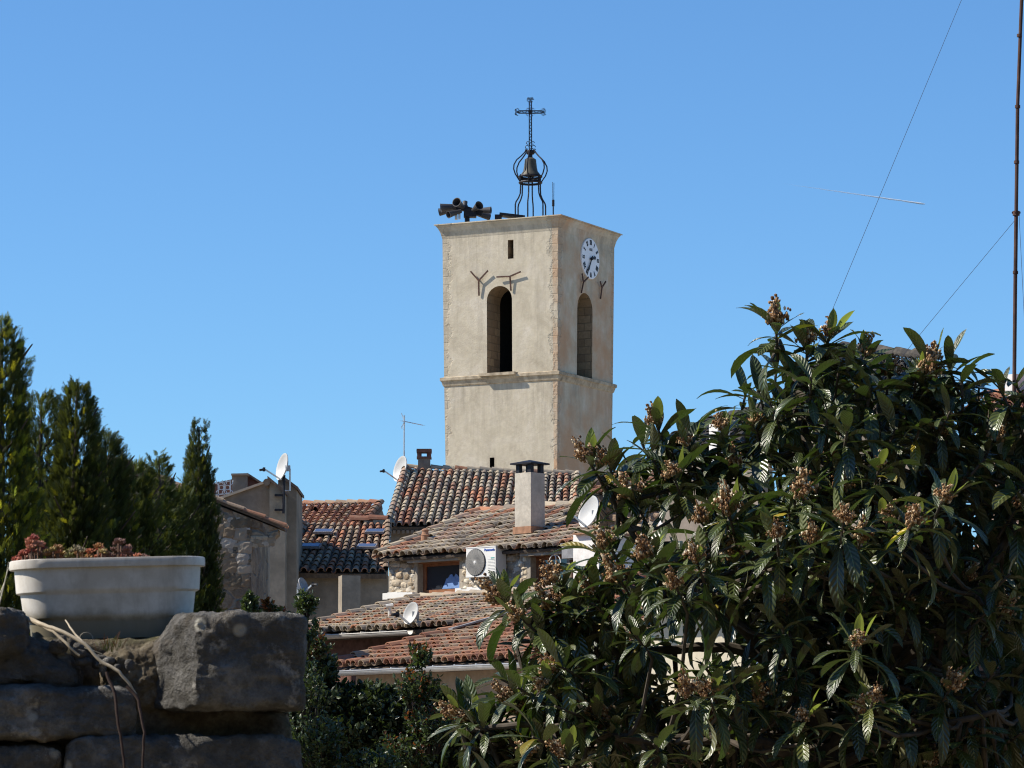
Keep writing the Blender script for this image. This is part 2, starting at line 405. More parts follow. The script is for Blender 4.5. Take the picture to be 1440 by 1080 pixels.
def square_loft(mb, levels, cap_top=True, cap_bottom=False, mat=None):
    vs = []; fs = []
    for h, z in levels:
        vs += [(-h, -h, z), (h, -h, z), (h, h, z), (-h, h, z)]
    for i in range(len(levels) - 1):
        for k in range(4):
            a = i * 4 + k; b = i * 4 + (k + 1) % 4; fs.append((a, b, b + 4, a + 4))
    n = len(levels)
    if cap_top: fs.append(tuple((n - 1) * 4 + k for k in range(4)))
    if cap_bottom: fs.append((3, 2, 1, 0))
    mb.add(vs, fs, mat)

def make_tower():
    t = thing('church_tower', 'tall square pale limestone bell tower with a clock, rising above the tiled roofs', 'church tower', TO, -R(TA))
    mb = MB(); LH = TH * 0.958
    square_loft(mb, [(LH, 0), (LH, ZLOW), (TH * 0.975, ZC - 0.4), (TH, ZTOP - 0.5), (TH, ZTOP - 0.02)], True, True)
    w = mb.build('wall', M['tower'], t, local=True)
    w.data.materials.append(M['ashlar']); w.data.materials.append(M['dark'])
    TK = 1.28; room = TH - TK
    def cutter(poly, ext, mi):
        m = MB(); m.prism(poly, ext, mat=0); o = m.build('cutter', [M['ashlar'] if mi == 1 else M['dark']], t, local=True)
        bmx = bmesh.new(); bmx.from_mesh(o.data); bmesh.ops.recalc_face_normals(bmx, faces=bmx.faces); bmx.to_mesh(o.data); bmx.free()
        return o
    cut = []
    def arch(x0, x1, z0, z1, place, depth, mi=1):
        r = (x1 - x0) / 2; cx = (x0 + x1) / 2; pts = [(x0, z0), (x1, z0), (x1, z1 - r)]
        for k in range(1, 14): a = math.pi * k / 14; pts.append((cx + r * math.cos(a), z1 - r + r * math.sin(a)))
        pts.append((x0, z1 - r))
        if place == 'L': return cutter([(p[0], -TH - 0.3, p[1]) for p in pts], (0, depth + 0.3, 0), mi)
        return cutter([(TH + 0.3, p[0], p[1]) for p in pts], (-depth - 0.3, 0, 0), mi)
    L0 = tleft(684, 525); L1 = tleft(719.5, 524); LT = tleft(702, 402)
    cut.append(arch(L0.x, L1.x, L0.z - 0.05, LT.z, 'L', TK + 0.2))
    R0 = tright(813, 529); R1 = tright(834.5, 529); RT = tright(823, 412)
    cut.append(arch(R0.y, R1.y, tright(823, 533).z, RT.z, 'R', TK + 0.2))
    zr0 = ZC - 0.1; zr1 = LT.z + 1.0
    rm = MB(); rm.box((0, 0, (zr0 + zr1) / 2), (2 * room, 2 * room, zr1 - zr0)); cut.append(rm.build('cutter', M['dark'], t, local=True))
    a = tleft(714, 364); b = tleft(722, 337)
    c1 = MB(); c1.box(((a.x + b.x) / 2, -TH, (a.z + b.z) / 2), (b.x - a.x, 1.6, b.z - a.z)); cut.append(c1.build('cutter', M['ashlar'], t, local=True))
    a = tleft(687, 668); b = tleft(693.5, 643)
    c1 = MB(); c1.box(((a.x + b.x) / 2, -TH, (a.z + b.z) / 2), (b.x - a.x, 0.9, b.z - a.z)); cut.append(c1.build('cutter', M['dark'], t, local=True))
    bpy.context.view_layer.update()
    for o in cut:
        m = w.modifiers.new('cut', 'BOOLEAN'); m.object = o; m.operation = 'DIFFERENCE'; m.solver = 'EXACT'
        try: m.material_mode = 'TRANSFER'
        except Exception: pass
    dg = bpy.context.evaluated_depsgraph_get(); dg.update()
    me = bpy.data.meshes.new_from_object(w.evaluated_get(dg)); w.modifiers.clear(); w.data = me; me.name = 'wall'
    for o in cut: bpy.data.objects.remove(o)
    # cornice, string course, sill
    mb = MB(); square_loft(mb, [(TH + 0.004, ZTOP - 0.62), (TH + 0.03, ZTOP - 0.5), (TH + 0.07, ZTOP - 0.34), (TH + 0.15, ZTOP - 0.16), (TH + 0.21, ZTOP - 0.08), (TH + 0.21, ZTOP - 0.045), (TH + 0.275, ZTOP - 0.045), (TH + 0.275, ZTOP), (0.3, ZTOP + 0.12)], True)
    mb.build('cornice', M['tower'], t, local=True)
    mb = MB(); q = TH * 0.98
    square_loft(mb, [(q - 0.05, ZC - 0.42), (q + 0.03, ZC - 0.34), (q + 0.08, ZC - 0.16), (q + 0.13, ZC - 0.12), (q + 0.13, ZC - 0.0), (q - 0.02, ZC + 0.05)], False)
    mb.build('string_course', M['cornice'], t, local=True)
    mb = MB(); mb.box(((L0.x + L1.x) / 2, -q - 0.05, ZC + 0.015), (L1.x - L0.x + 0.5, 0.5, 0.12)); mb.build('sill', M['cornice'], t, local=True)
    # tie anchors
    def anchor(fn, stem, arms, nrm):
        m = MB(); n = Vector(nrm)
        a, b = [fn(*p) for p in stem]
        m.bar(a + n * 0.035, b + n * 0.09, 0.06, 0.04, n)
        for p in arms: m.bar(b + n * 0.09, fn(*p) + n * 0.12, 0.062, 0.04, n)
        m.build('tie_anchor', M['rust'], t, local=True)
    nl = (0, -1, 0); nr = (1, 0, 0)
    anchor(tleft, [(674, 416), (674.5, 395)], [(663.5, 382), (688, 381)], nl)
    anchor(tleft, [(719, 409), (718.5, 389)], [(700, 390), (734, 382.5)], nl)
    anchor(tright, [(816.5, 412), (818, 397)], [(815, 385), (824, 390)], nr)
    anchor(tright, [(843.5, 420.5), (844, 404.5)], [(840.5, 396), (848.5, 396)], nr)
    # clock
    cc = tright(829, 364); rad = (tright(829, 335.5).z - tright(829, 392.5).z) / 2
    m = MB(); seg = 48; ring = lambda r, x: [(TH + x, cc.y + r * math.cos(2 * math.pi * k / seg), cc.z + r * math.sin(2 * math.pi * k / seg)) for k in range(seg)]
    vs = ring(rad, -0.02) + ring(rad, 0.05) + ring(rad * 0.97, 0.06); fs = []
    for i in range(2):
        for k in range(seg): a = i * seg + k; b = i * seg + (k + 1) % seg; fs.append((a, b, b + seg, a + seg))
    fs.append(tuple(2 * seg + k for k in range(seg))); m.add(vs, fs)
    dial = m.build('clock_face', simple('enamel clock dial', (0.80, 0.80, 0.82), 0.45, var=0.06, scale=2), t, local=True)
    ink = simple('black clock paint', (0.02, 0.02, 0.025), 0.6)
    m = MB(); X = TH + 0.066
    def stroke(p, q, wd):
        m.bar(Vector((X, cc.y + p[0], cc.z + p[1])), Vector((X, cc.y + q[0], cc.z + q[1])), wd, 0.008, Vector((1, 0, 0)))
    names = ['XII', 'I', 'II', 'III', 'IIII', 'V', 'VI', 'VII', 'VIII', 'IX', 'X', 'XI']
    hgt = 0.24 * rad
    for i, s_ in enumerate(names):
        th = 2 * math.pi * i / 12; e = (math.sin(th), math.cos(th)); rt = (math.cos(th), -math.sin(th))
        wd = {'I': 0.42, 'V': 0.8, 'X': 0.8}; tot = sum(wd[c] for c in s_) * hgt * 0.62; x = -tot / 2; m = MB()
        P = lambda x, y: (e[0] * (rad * 0.80 + y) + rt[0] * x, e[1] * (rad * 0.80 + y) + rt[1] * x)
        for c in s_:
            w_ = wd[c] * hgt * 0.62; a, b = x + w_ * 0.14, x + w_ * 0.86; md = (a + b) / 2; hh = hgt / 2
            if c == 'I': stroke(P(md, -hh), P(md, hh), 0.042)
            if c == 'V': stroke(P(a, hh), P(md, -hh), 0.045); stroke(P(b, hh), P(md, -hh), 0.028)
            if c == 'X': stroke(P(a, hh), P(b, -hh), 0.045); stroke(P(b, hh), P(a, -hh), 0.028)
            x += w_
        m.build('clock_numeral', ink, dial, local=True)
    m = MB()
    for dx in (-0.12, -0.04, 0.05, 0.12): stroke((dx, rad * 0.42), (dx + 0.02, rad * 0.52), 0.03)
    m.bar(Vector((X, cc.y - 0.14, cc.z + rad * 0.40)), Vector((X, cc.y + 0.16, cc.z + rad * 0.40)), 0.02, 0.008, Vector((1, 0, 0))); m.build('dial_mark', ink, dial, local=True)
    for nm, ang, ln, wd in (('hour_hand', R(77), 0.5, 0.10), ('minute_hand', R(212), 0.82, 0.06)):
        m = MB(); e = Vector((0, math.sin(ang), math.cos(ang))); c0 = Vector((TH + 0.10, cc.y, cc.z)); sd = Vector((0, e.z, -e.y))
        pts = [c0 - e * rad * 0.16 - sd * wd * .4, c0 - e * rad * 0.16 + sd * wd * .4, c0 + e * rad * ln * 0.6 + sd * wd * 0.5, c0 + e * rad * ln * 0.74 + sd * wd, c0 + e * rad * ln, c0 + e * rad * ln * 0.74 - sd * wd, c0 + e * rad * ln * 0.6 - sd * wd * 0.5]
        m.prism(pts, (0.015 if nm == 'hour_hand' else 0.03, 0, 0)); m.lathe([(0, 0), (0.07, 0), (0.07, 0.05), (0, 0.05)], c0, 10, Matrix.Rotation(math.pi / 2, 3, 'Y'))
        m.build(nm, ink, dial, local=True)
make_tower()

# ================================================================ bell cage on the tower
def make_cage():
    Y = 153.6; P = lambda px, py: at(px, py, Y)
    k = Y / F; base = P(746, 320); cx, cy = base.x, base.y; Z = lambda py: P(746, py).z
    roof_z = TG + ZTOP + 0.08; base.z = roof_z
    t = thing('bell_cage', 'black wrought iron bell cage with a cross on top of the tower roof', 'bell cage', base)
    pt = lambda r, z, th: Vector((cx + r * math.cos(th), cy + r * math.sin(th), z))
    th0 = 0.35
    for i in range(6):
        th = th0 + i * math.pi / 3; m = MB()
        m.tube([pt(23 * k, roof_z - 0.05, th), pt(23 * k, Z(289), th), pt(22 * k, Z(285), th), pt(18 * k, Z(279), th), pt(15.5 * k, Z(273), th), pt(15 * k, Z(264), th), pt(15 * k, Z(246), th)], 0.032, 6)
        m.build('leg', M['iron'], t)
        m = MB(); prof = [(15, 246), (18, 242), (23, 235), (25.5, 228), (25, 222), (21, 215), (14, 209), (9, 204), (6, 200)]
        m.tube([pt(r * k, Z(y + 11), th) for r, y in prof], 0.03, 6)
        m.build('rib', M['iron'], t)
    for y in (248.5, 257):
        m = MB(); pts = [pt(15.5 * k, Z(y), 2 * math.pi * i / 28) for i in range(29)]; m.tube(pts, 0.052, 6); m.build('ring', M['iron'], t)
    m = MB(); m.bar(pt(15 * k, Z(253), th0), pt(15 * k, Z(253), th0 + math.pi), 0.07, 0.07); m.bar(pt(15 * k, Z(253), th0 + 1.6), pt(15 * k, Z(253), th0 + 1.6 + math.pi), 0.07, 0.07)
    m.box((cx - 0.1, cy, Z(254.5)), (0.4, 0.2, 0.12)); m.build('bell_beam', M['iron'], t)
    m = MB(); m.lathe([(0.0, Z(222)), (4.5 * k, Z(222)), (8 * k, Z(224.5)), (8.6 * k, Z(230)), (9.3 * k, Z(236)), (10.5 * k, Z(241)), (13.2 * k, Z(244.5)), (14.2 * k, Z(246.6)), (12.5 * k, Z(246.6)), (10 * k, Z(242)), (8 * k, Z(230)), (0, Z(226))], (cx, cy, 0), 24)
    bell = m.build('bell', M['bronze'], t, True)
    m = MB(); m.tube([(cx, cy, Z(226)), (cx, cy, Z(246))], 0.025, 6); m.lathe([(0, -0.1), (0.08, -0.04), (0.08, 0.04), (0, 0.1)], (cx, cy, Z(247)), 8); m.build('clapper', M['iron'], bell)
    m = MB(); m.lathe([(0, Z(211.5)), (5.8 * k, Z(211.5)), (6.2 * k, Z(213)), (6.2 * k, Z(215.5)), (5 * k, Z(217)), (0, Z(217))], (cx, cy, 0), 14); m.tube([(cx, cy, Z(217)), (cx, cy, Z(223))], 0.09, 8); m.build('collar', M['iron'], t)
    # openwork cross
    m = MB(); g = 1.7 * k
    def lattice(a, b, side, n):
        a = Vector(a); b = Vector(b); side = Vector(side)
        m.bar(a + side * g, b + side * g, 0.045); m.bar(a - side * g, b - side * g, 0.045)
        for i in range(n):
            p = a.lerp(b, i / n); q = a.lerp(b, (i + 1) / n); s1 = 1 if i % 2 else -1
            m.bar(p + side * g * s1, q - side * g * s1, 0.03)
        m.bar(a + side * g, a - side * g, 0.045); m.bar(b + side * g, b - side * g, 0.045)
    lattice((cx, cy, Z(211)), (cx, cy, Z(142)), (1, 0, 0), 17)
    lattice((cx - 17 * k, cy, Z(157.5)), (cx + 17 * k, cy, Z(157.5)), (0, 0, 1), 8)
    m.box((cx, cy, Z(157.5)), (0.16, 0.1, 0.2))
    def scroll(c, r, a0, a1):
        m.tube([(c[0] + r * math.cos(a0 + (a1 - a0) * i / 9), cy, c[1] + r * math.sin(a0 + (a1 - a0) * i / 9)) for i in range(10)], 0.016, 5)
    for ex, ez, ax, az in ((-18.5, 157.5, 0, 1), (18.5, 157.5, 0, 1), (0, 140.5, 1, 0)):
        for s in (-1, 1):
            c = (cx + ex * k + ax * s * 2.6 * k, Z(ez + az * s * 2.6)); scroll(c, 2.2 * k, 0, 5.2); scroll((c[0] + (1 if ex > 0 else -1 if ex < 0 else 0) * 2 * k, c[1] + (2 * k if ex == 0 else 0)), 1.5 * k, 1, 6)
        c = (cx + ex * k + (1.2 * k if ex > 0 else -1.2 * k if ex < 0 else 0), Z(ez - (1.5 if ex == 0 else 0))); scroll(c, 1.5 * k, 0, 6.28)
    for s in (-1, 1):
        for q in (-1, 1): scroll((cx + s * 3.6 * k, Z(157.5 + q * 3.6)), 1.7 * k, 0, 5)
        scroll((cx + s * 4.6 * k, Z(207)), 2.6 * k, 0, 5.2); scroll((cx + s * 3.8 * k, Z(201)), 1.9 * k, 0, 5.2); scroll((cx + s * 6 * k, Z(211)), 1.6 * k, 0, 5.2)
    m.build('cross', M['iron'], t)
make_cage()

def make_sirens():
    base = at(657, 309, 153.6); base.z = TG + ZTOP + 0.0
    Y = base.y; P = lambda px, py, d=0: at(px, py, Y + d)
    t = thing('siren_cluster', 'cluster of grey horn sirens pointing outwards at the tower roof edge', 'siren', base)
    m = MB(); m.tube([(base.x, base.y, base.z - 0.03), P(657, 296)], 0.11, 10); m.box(P(661, 300), (0.55, 0.45, 0.36)); m.box(P(650, 293), (0.5, 0.3, 0.22)); m.bar(P(646, 291), P(678, 301), 0.24, 0.24); m.build('post', M['iron'], t)
    m = MB(); m.box(P(641.5, 303, -0.1), (0.12, 0.3, 0.36)); m.box(P(646, 304, -0.1), (0.1, 0.2, 0.25)); m.build('junction_box', M['galv'], t)
    hornmat = simple('grey siren horn paint', (0.055, 0.053, 0.055), 0.6, var=0.25, scale=4)
    def horn(c, d, L, r0, r1):
        d = Vector(d).normalized(); q = d.to_track_quat('Z', 'Y').to_matrix(); m = MB()
        m.lathe([(0, 0), (r0, 0), (r0 * 1.05, L * 0.3), (r1, L * 0.98), (r1 * 1.05, L), (r1 * 0.9, L), (r0 * 0.8, L * 0.35), (0, L * 0.3)], c, 16, q)
        m.build('horn', hornmat, t)
    horn(P(651, 289.5), (-1, -0.15, -0.12), 0.98, 0.1, 0.19)
    horn(P(650, 292, 0.3), (-1, 0.25, -0.16), 1.05, 0.1, 0.17)
    horn(P(648, 297, -0.2), (-0.7, -0.5, -0.28), 0.7, 0.09, 0.16)
    horn(P(652, 292, -0.1), (-0.42, -0.85, 0.2), 0.7, 0.1, 0.2)
    horn(P(653.5, 292, 0.1), (0.05, 0.4, 0.9), 0.3, 0.1, 0.11)
    horn(P(664, 296.5, -0.1), (0.5, -0.8, 0.25), 0.62, 0.09, 0.19)
    horn(P(668, 296, 0.1), (1, -0.25, -0.02), 0.72, 0.1, 0.155)
    horn(P(664, 298.5, 0.35), (0.9, 0.45, -0.18), 0.85, 0.1, 0.15)
make_sirens()
m = MB(); p = at(717, 303, 151.6); z0 = TG + ZTOP + 0.03
m.box((p.x + 0.1, p.y, z0 + 0.2), (1.1, 0.7, 0.1), Matrix.Rotation(0.12, 3, 'Y')); m.box((p.x - 0.5, p.y, z0 + 0.13), (0.3, 0.5, 0.22)); m.box((p.x + 0.45, p.y, z0 + 0.08), (0.12, 0.5, 0.22))
tag(m.build('roof_hatch', M['iron']), 'flat dark hatch lying on the tower roof beside the bell cage', 'hatch')
m = MB(); p = at(778, 300, 151.5); q = at(778, 256, 151.5); p.z = TG + ZTOP
m.tube([p, at(778, 290, 151.5)], 0.03, 6); m.tube([at(778, 290, 151.5), at(778, 281, 151.5)], 0.055, 8); m.tube([at(777.4, 282, 151.5), at(777.2, 256, 151.5)], 0.012, 5); m.tube([at(778.8, 282, 151.5), at(779, 257, 151.5)], 0.012, 5)
tag(m.build('whip_antenna', M['iron']), 'thin twin rod antenna upright at the tower roof corner', 'antenna')
# ================================================================ clay tile roofs
PAL_OLD = [((0.38, 0.31, 0.225), 6), ((0.31, 0.26, 0.20), 5), ((0.43, 0.355, 0.25), 4), ((0.37, 0.255, 0.185), 3), ((0.29, 0.165, 0.115), 2), ((0.21, 0.17, 0.135), 2), ((0.40, 0.185, 0.105), 2)]
PAL_RED = [((0.28, 0.13, 0.08), 5), ((0.33, 0.165, 0.10), 4), ((0.22, 0.10, 0.065), 3), ((0.31, 0.22, 0.15), 4), ((0.21, 0.15, 0.105), 2), ((0.36, 0.20, 0.12), 1)]
PAL_SLATE = [((0.045, 0.042, 0.04), 4), ((0.065, 0.058, 0.052), 3), ((0.03, 0.028, 0.026), 2)]
PAL_DARK = [((0.21, 0.15, 0.105), 4), ((0.28, 0.20, 0.14), 3), ((0.28, 0.14, 0.085), 3), ((0.34, 0.26, 0.18), 2), ((0.34, 0.15, 0.085), 1)]
def pick(pal, rng):
    w = sum(k for _, k in pal); x = rng.random() * w
    for c, k in pal:
        x -= k
        if x <= 0: break
    j = rng.uniform(0.86, 1.16); return tuple(v * j for v in c)
def barrel(mb, a, b, side, nrm, r0, r1, up=True, tint=(1, 1, 1), seg=6, thick=0.016, cap=True):
    """half round tile from a (lower end) to b; r0 at a, r1 at b"""
    s = 1 if up else -1; vs = []
    for p, r in ((a, r0), (b, r1), (a, max(r0 - thick, 0.01)), (b, max(r1 - thick, 0.01))):
        for k in range(seg + 1):
            th = math.pi * k / seg; vs.append(p + side * (r * math.cos(th)) + nrm * (s * r * math.sin(th) * (1.0 if up else 0.85)))
    n = seg + 1; fs = []
    for k in range(seg):
        f = (k, k + 1, n + k + 1, n + k); fs.append(f if up else f[::-1])
        if cap: f = (k, 2 * n + k, 2 * n + k + 1, k + 1); fs.append(f if up else f[::-1])
    if cap:
        for k in range(seg): fs.append((2 * n + k, 3 * n + k, 3 * n + k + 1, 2 * n + k + 1))
    mb.add(vs, fs, 0, tint)
def tile_roof(BL, BR, TL, TR, ncol, nrow, name, parent, pal=PAL_OLD, seed=1, sag=0.0, ridge=True, slab=0.12, verge=True):
    rng = random.Random(seed); mb = MB()
    dn = ((BR - BL).cross(TL - BL)).normalized()
    if dn.z < 0: dn = -dn
    def P(s, t):
        p = BL * (1 - s) * (1 - t) + BR * s * (1 - t) + TL * (1 - s) * t + TR * s * t
        w = math.sin(math.pi * min(max(t, 0), 1)) * math.sin(math.pi * min(max(s, 0), 1))
        return p - dn * sag * w + dn * 0.02 * noise.noise((s * 7 + seed, t * 5, 0.3))
    for i in range(ncol + 1):
        fresh = rng.random() < 0.12; held = (0.25, 0.18, 0.13)
        for j in range(nrow):
            t0 = j / nrow; t1 = min(1.0, (j + 1.22) / nrow)
            for kind in (0, 1):
                s = (i + (0.5 if kind == 0 else 0.0)) / ncol
                if s > 1.0001: continue
                s += rng.uniform(-0.05, 0.05) / ncol
                e = rng.uniform(-0.05, 0.03) / nrow if j else rng.uniform(-0.28, 0.0) / nrow
                a = P(s, t0 + e); b = P(s + rng.uniform(-0.05, 0.05) / ncol, t1)
                w = (P(min(s + 0.5 / ncol, 1.02), t0) - P(s - 0.5 / ncol, t0)).length
                side = (P(s + 0.3 / ncol, t0) - P(s - 0.3 / ncol, t0)).normalized()
                side = (side + dn * rng.uniform(-0.04, 0.04)).normalized()
                if rng.random() < 0.012 and j: continue
                if rng.random() < 0.05: a = a + (a - b) * rng.uniform(0.05, 0.22); b = b + side * rng.uniform(-.03, .03)
                if j == 0 or rng.random() < 0.6: held = pick(PAL_RED if fresh and pal is PAL_OLD else pal, rng)
                q_ = rng.uniform(0.92, 1.08); tc = tuple(v * q_ for v in held); lift = rng.uniform(0.0, 0.012)
                if kind == 0:
                    barrel(mb, a + dn * (0.045 + lift), b + dn * 0.018, side, dn, w * 0.40, w * 0.32, True, tc)
                else:
                    barrel(mb, a + dn * (0.07 + lift), b + dn * 0.05, side, dn, w * 0.30, w * 0.36, False, tuple(v * 0.52 for v in tc), 4, 0.014, j == 0)  # channels tinted darker: shade between the cover tiles painted in
    # bedding slab under the tiles
    vs = [BL - dn * 0.03, BR - dn * 0.03, TR - dn * 0.03, TL - dn * 0.03]
    mb.add(vs + [v - dn * slab for v in vs], [(0, 1, 2, 3), (7, 6, 5, 4), (0, 4, 5, 1), (1, 5, 6, 2), (2, 6, 7, 3), (3, 7, 4, 0)], 1)
    if ridge: ridge_row(mb, TL + dn * 0.02, TR + dn * 0.02, dn, 0.10, pal, rng)
    if verge:
        for A, B in ((BL, TL), (BR, TR)): ridge_row(mb, A + dn * 0.05, B + dn * 0.05, dn, 0.105, pal, rng)
    return mb.build(name, [M['tile'], M['bed']], parent)
def ridge_row(mb, A, B, nrm, r, pal, rng):
    L = (B - A).length; n = max(1, int(L / 0.36)); d = (B - A).normalized(); side = d.cross(nrm).normalized(); nn = side.cross(d)
    for k in range(n):
        a = A.lerp(B, k / n); b = A.lerp(B, min(1, (k + 1.15) / n))
        barrel(mb, a + nn * (0.03 + rng.uniform(0, 0.012)), b + nn * 0.01, side, nn, r * 1.05, r * 0.88, True, pick(pal, rng))

def solve_along(P, u, px1):
    lo, hi = 0.0, 60.0
    for _ in range(50):
        m = (lo + hi) / 2
        if proj(P + u * m)[0] < px1: lo = m
        else: hi = m
    return (lo + hi) / 2
def block(mb, px0, px1, pytop, Y, a, depth, zb=None, top=None, mat=None):
    """walls of a rectangular building volume: corner seen at (px0, pytop), front running to px1"""
    u, w = axes(a); P = at(px0, pytop, Y); L = solve_along(P, u, px1)
    zb = ground_z(Y) - 0.1 if zb is None else zb; Q = Vector((P.x, P.y, zb))
    mb.prism([Q, Q + u * L, Q + u * L + w * depth, Q + w * depth], (0, 0, P.z - zb), mat)
    return P, u, w, L
def front_poly(mb, pts, Y, depth, mat=None):
    """a wall facing the viewer whose outline is given, with real thickness going away from it"""
    mb.prism([at(x, y, Y) for x, y in pts], (0, depth, 0), mat)
def stone_face(mb, O, u, n, L, H, seed=1, hmin=0.06, hmax=0.17, tones=((0.52, 0.44, 0.33), (0.66, 0.59, 0.47), (0.38, 0.30, 0.21), (0.55, 0.46, 0.33), (0.25, 0.19, 0.13), (0.46, 0.36, 0.25), (0.60, 0.54, 0.45)), flat=1.0):
    """uncoursed rubble: big stones thrown first, then smaller ones into the gaps"""
    rng = random.Random(seed); put = []; G = 6
    for k in range(3000):
        f = k / 3000; h = hmax + (hmin * 0.6 - hmax) * f ** 0.38; h *= rng.uniform(0.75, 1.15); w = h * rng.uniform(0.9, 2.1)
        if w > L * 0.9: w = L * 0.9
        x = rng.uniform(w / 2, L - w / 2); z = rng.uniform(min(h / 2, H / 2), max(H - h / 2, H / 2))
        if any(abs(x - a) < (w + c) * 0.37 and abs(z - b) < (h + d) * 0.37 for a, b, c, d in put): continue
        put.append((x, z, w, h)); tone = rng.choice(tones); j = rng.uniform(0.8, 1.15); rot = rng.uniform(-0.25, 0.25); cr, sr = math.cos(rot), math.sin(rot); bul = min(0.3 * h, 0.06) * rng.uniform(0.6, 1.4) * flat; pw = rng.uniform(2.2, 4.5) if flat == 1 else rng.uniform(3, 8); vs = []; fs = []
        for b in range(G + 1):
            for a in range(G + 1):
                fa = a / G * 2 - 1; fb = b / G * 2 - 1; q = (abs(fa) ** pw + abs(fb) ** pw) ** (1 / pw); m = max(abs(fa), abs(fb)); s_ = m / q if q > 0 else 1
                k_ = max(0.0, 1 - m ** 2.6) ** 0.5; X = fa * s_ * w / 2; Z = fb * s_ * h / 2
                p = O + u * (x + X * cr - Z * sr) + UP * (z + X * sr + Z * cr); e = Vector((seed, seed * 2.0, 0)) + p * 14
                p = p + n * (bul * k_ + 0.018 * noise.noise(e) - 0.012) + u * 0.016 * noise.noise(e + Vector((3, 1, 2))) + UP * 0.016 * noise.noise(e + Vector((7, 5, 2))); vs.append(p)
        for b in range(G):
            for a in range(G): i = b * (G + 1) + a; fs.append((i, i + 1, i + G + 2, i + G + 1))
        mb.add(vs, fs, 0, tuple(v * j for v in tone))
def dish(name, label, P, d, diam, arm=True, mount=None, mat='dishwhite'):
    d = Vector(d).normalized(); t = thing(name, label, 'satellite dish', mount if mount is not None else P - d * 0.25)
    q = d.to_track_quat('Z', 'Y').to_matrix(); r = diam / 2; m = MB(); prof = []
    for k in range(9): x = r * k / 8; prof.append((x, 0.16 * diam * (x / r) ** 2))
    prof += [(r * 1.015, 0.16 * diam), (r * 1.015, 0.16 * diam - 0.02)]
    for k in range(8, -1, -1): x = r * k / 8; prof.append((x, 0.16 * diam * (x / r) ** 2 - 0.02))
    m.lathe(prof, P - d * 0.16 * diam, 36, Matrix(q) @ Matrix.Diagonal((0.92, 1, 1))); m.build('reflector', M[mat], t, True)
    low = P - d * 0.1 * diam - (Vector((0, 0, 1)) - d * d.z).normalized() * r * 0.95
    tip = P + d * 0.62 * diam - (Vector((0, 0, 1)) - d * d.z).normalized() * r * 0.55
    m = MB(); m.bar(low, tip, 0.025, 0.035); m.build('arm', M['galv'], t)
    m = MB(); m.lathe([(0, 0), (0.045, 0), (0.03, 0.07), (0.03, 0.14), (0, 0.14)], tip, 10, (P - tip).normalized().to_track_quat('-Z', 'Y').to_matrix()); m.box(tip - (P - tip).normalized() * 0.02, (0.06, 0.06, 0.1)); m.build('feed_horn', M['black'], t)
    m = MB(); e = mount if mount is not None else P - d * 0.25 + Vector((0, 0, -0.5))
    m.tube([P - d * 0.17 * diam, P - d * (0.17 * diam + 0.12), Vector((P.x - d.x * (0.17 * diam + 0.12), P.y - d.y * (0.17 * diam + 0.12), e.z)), e], 0.022, 8); m.box(P - d * (0.17 * diam + 0.06), (0.12, 0.12, 0.14)); m.build('mount', M['galv'], t)
    return t
def chimney_slots(mb, c, size, h, u, w):
    pass

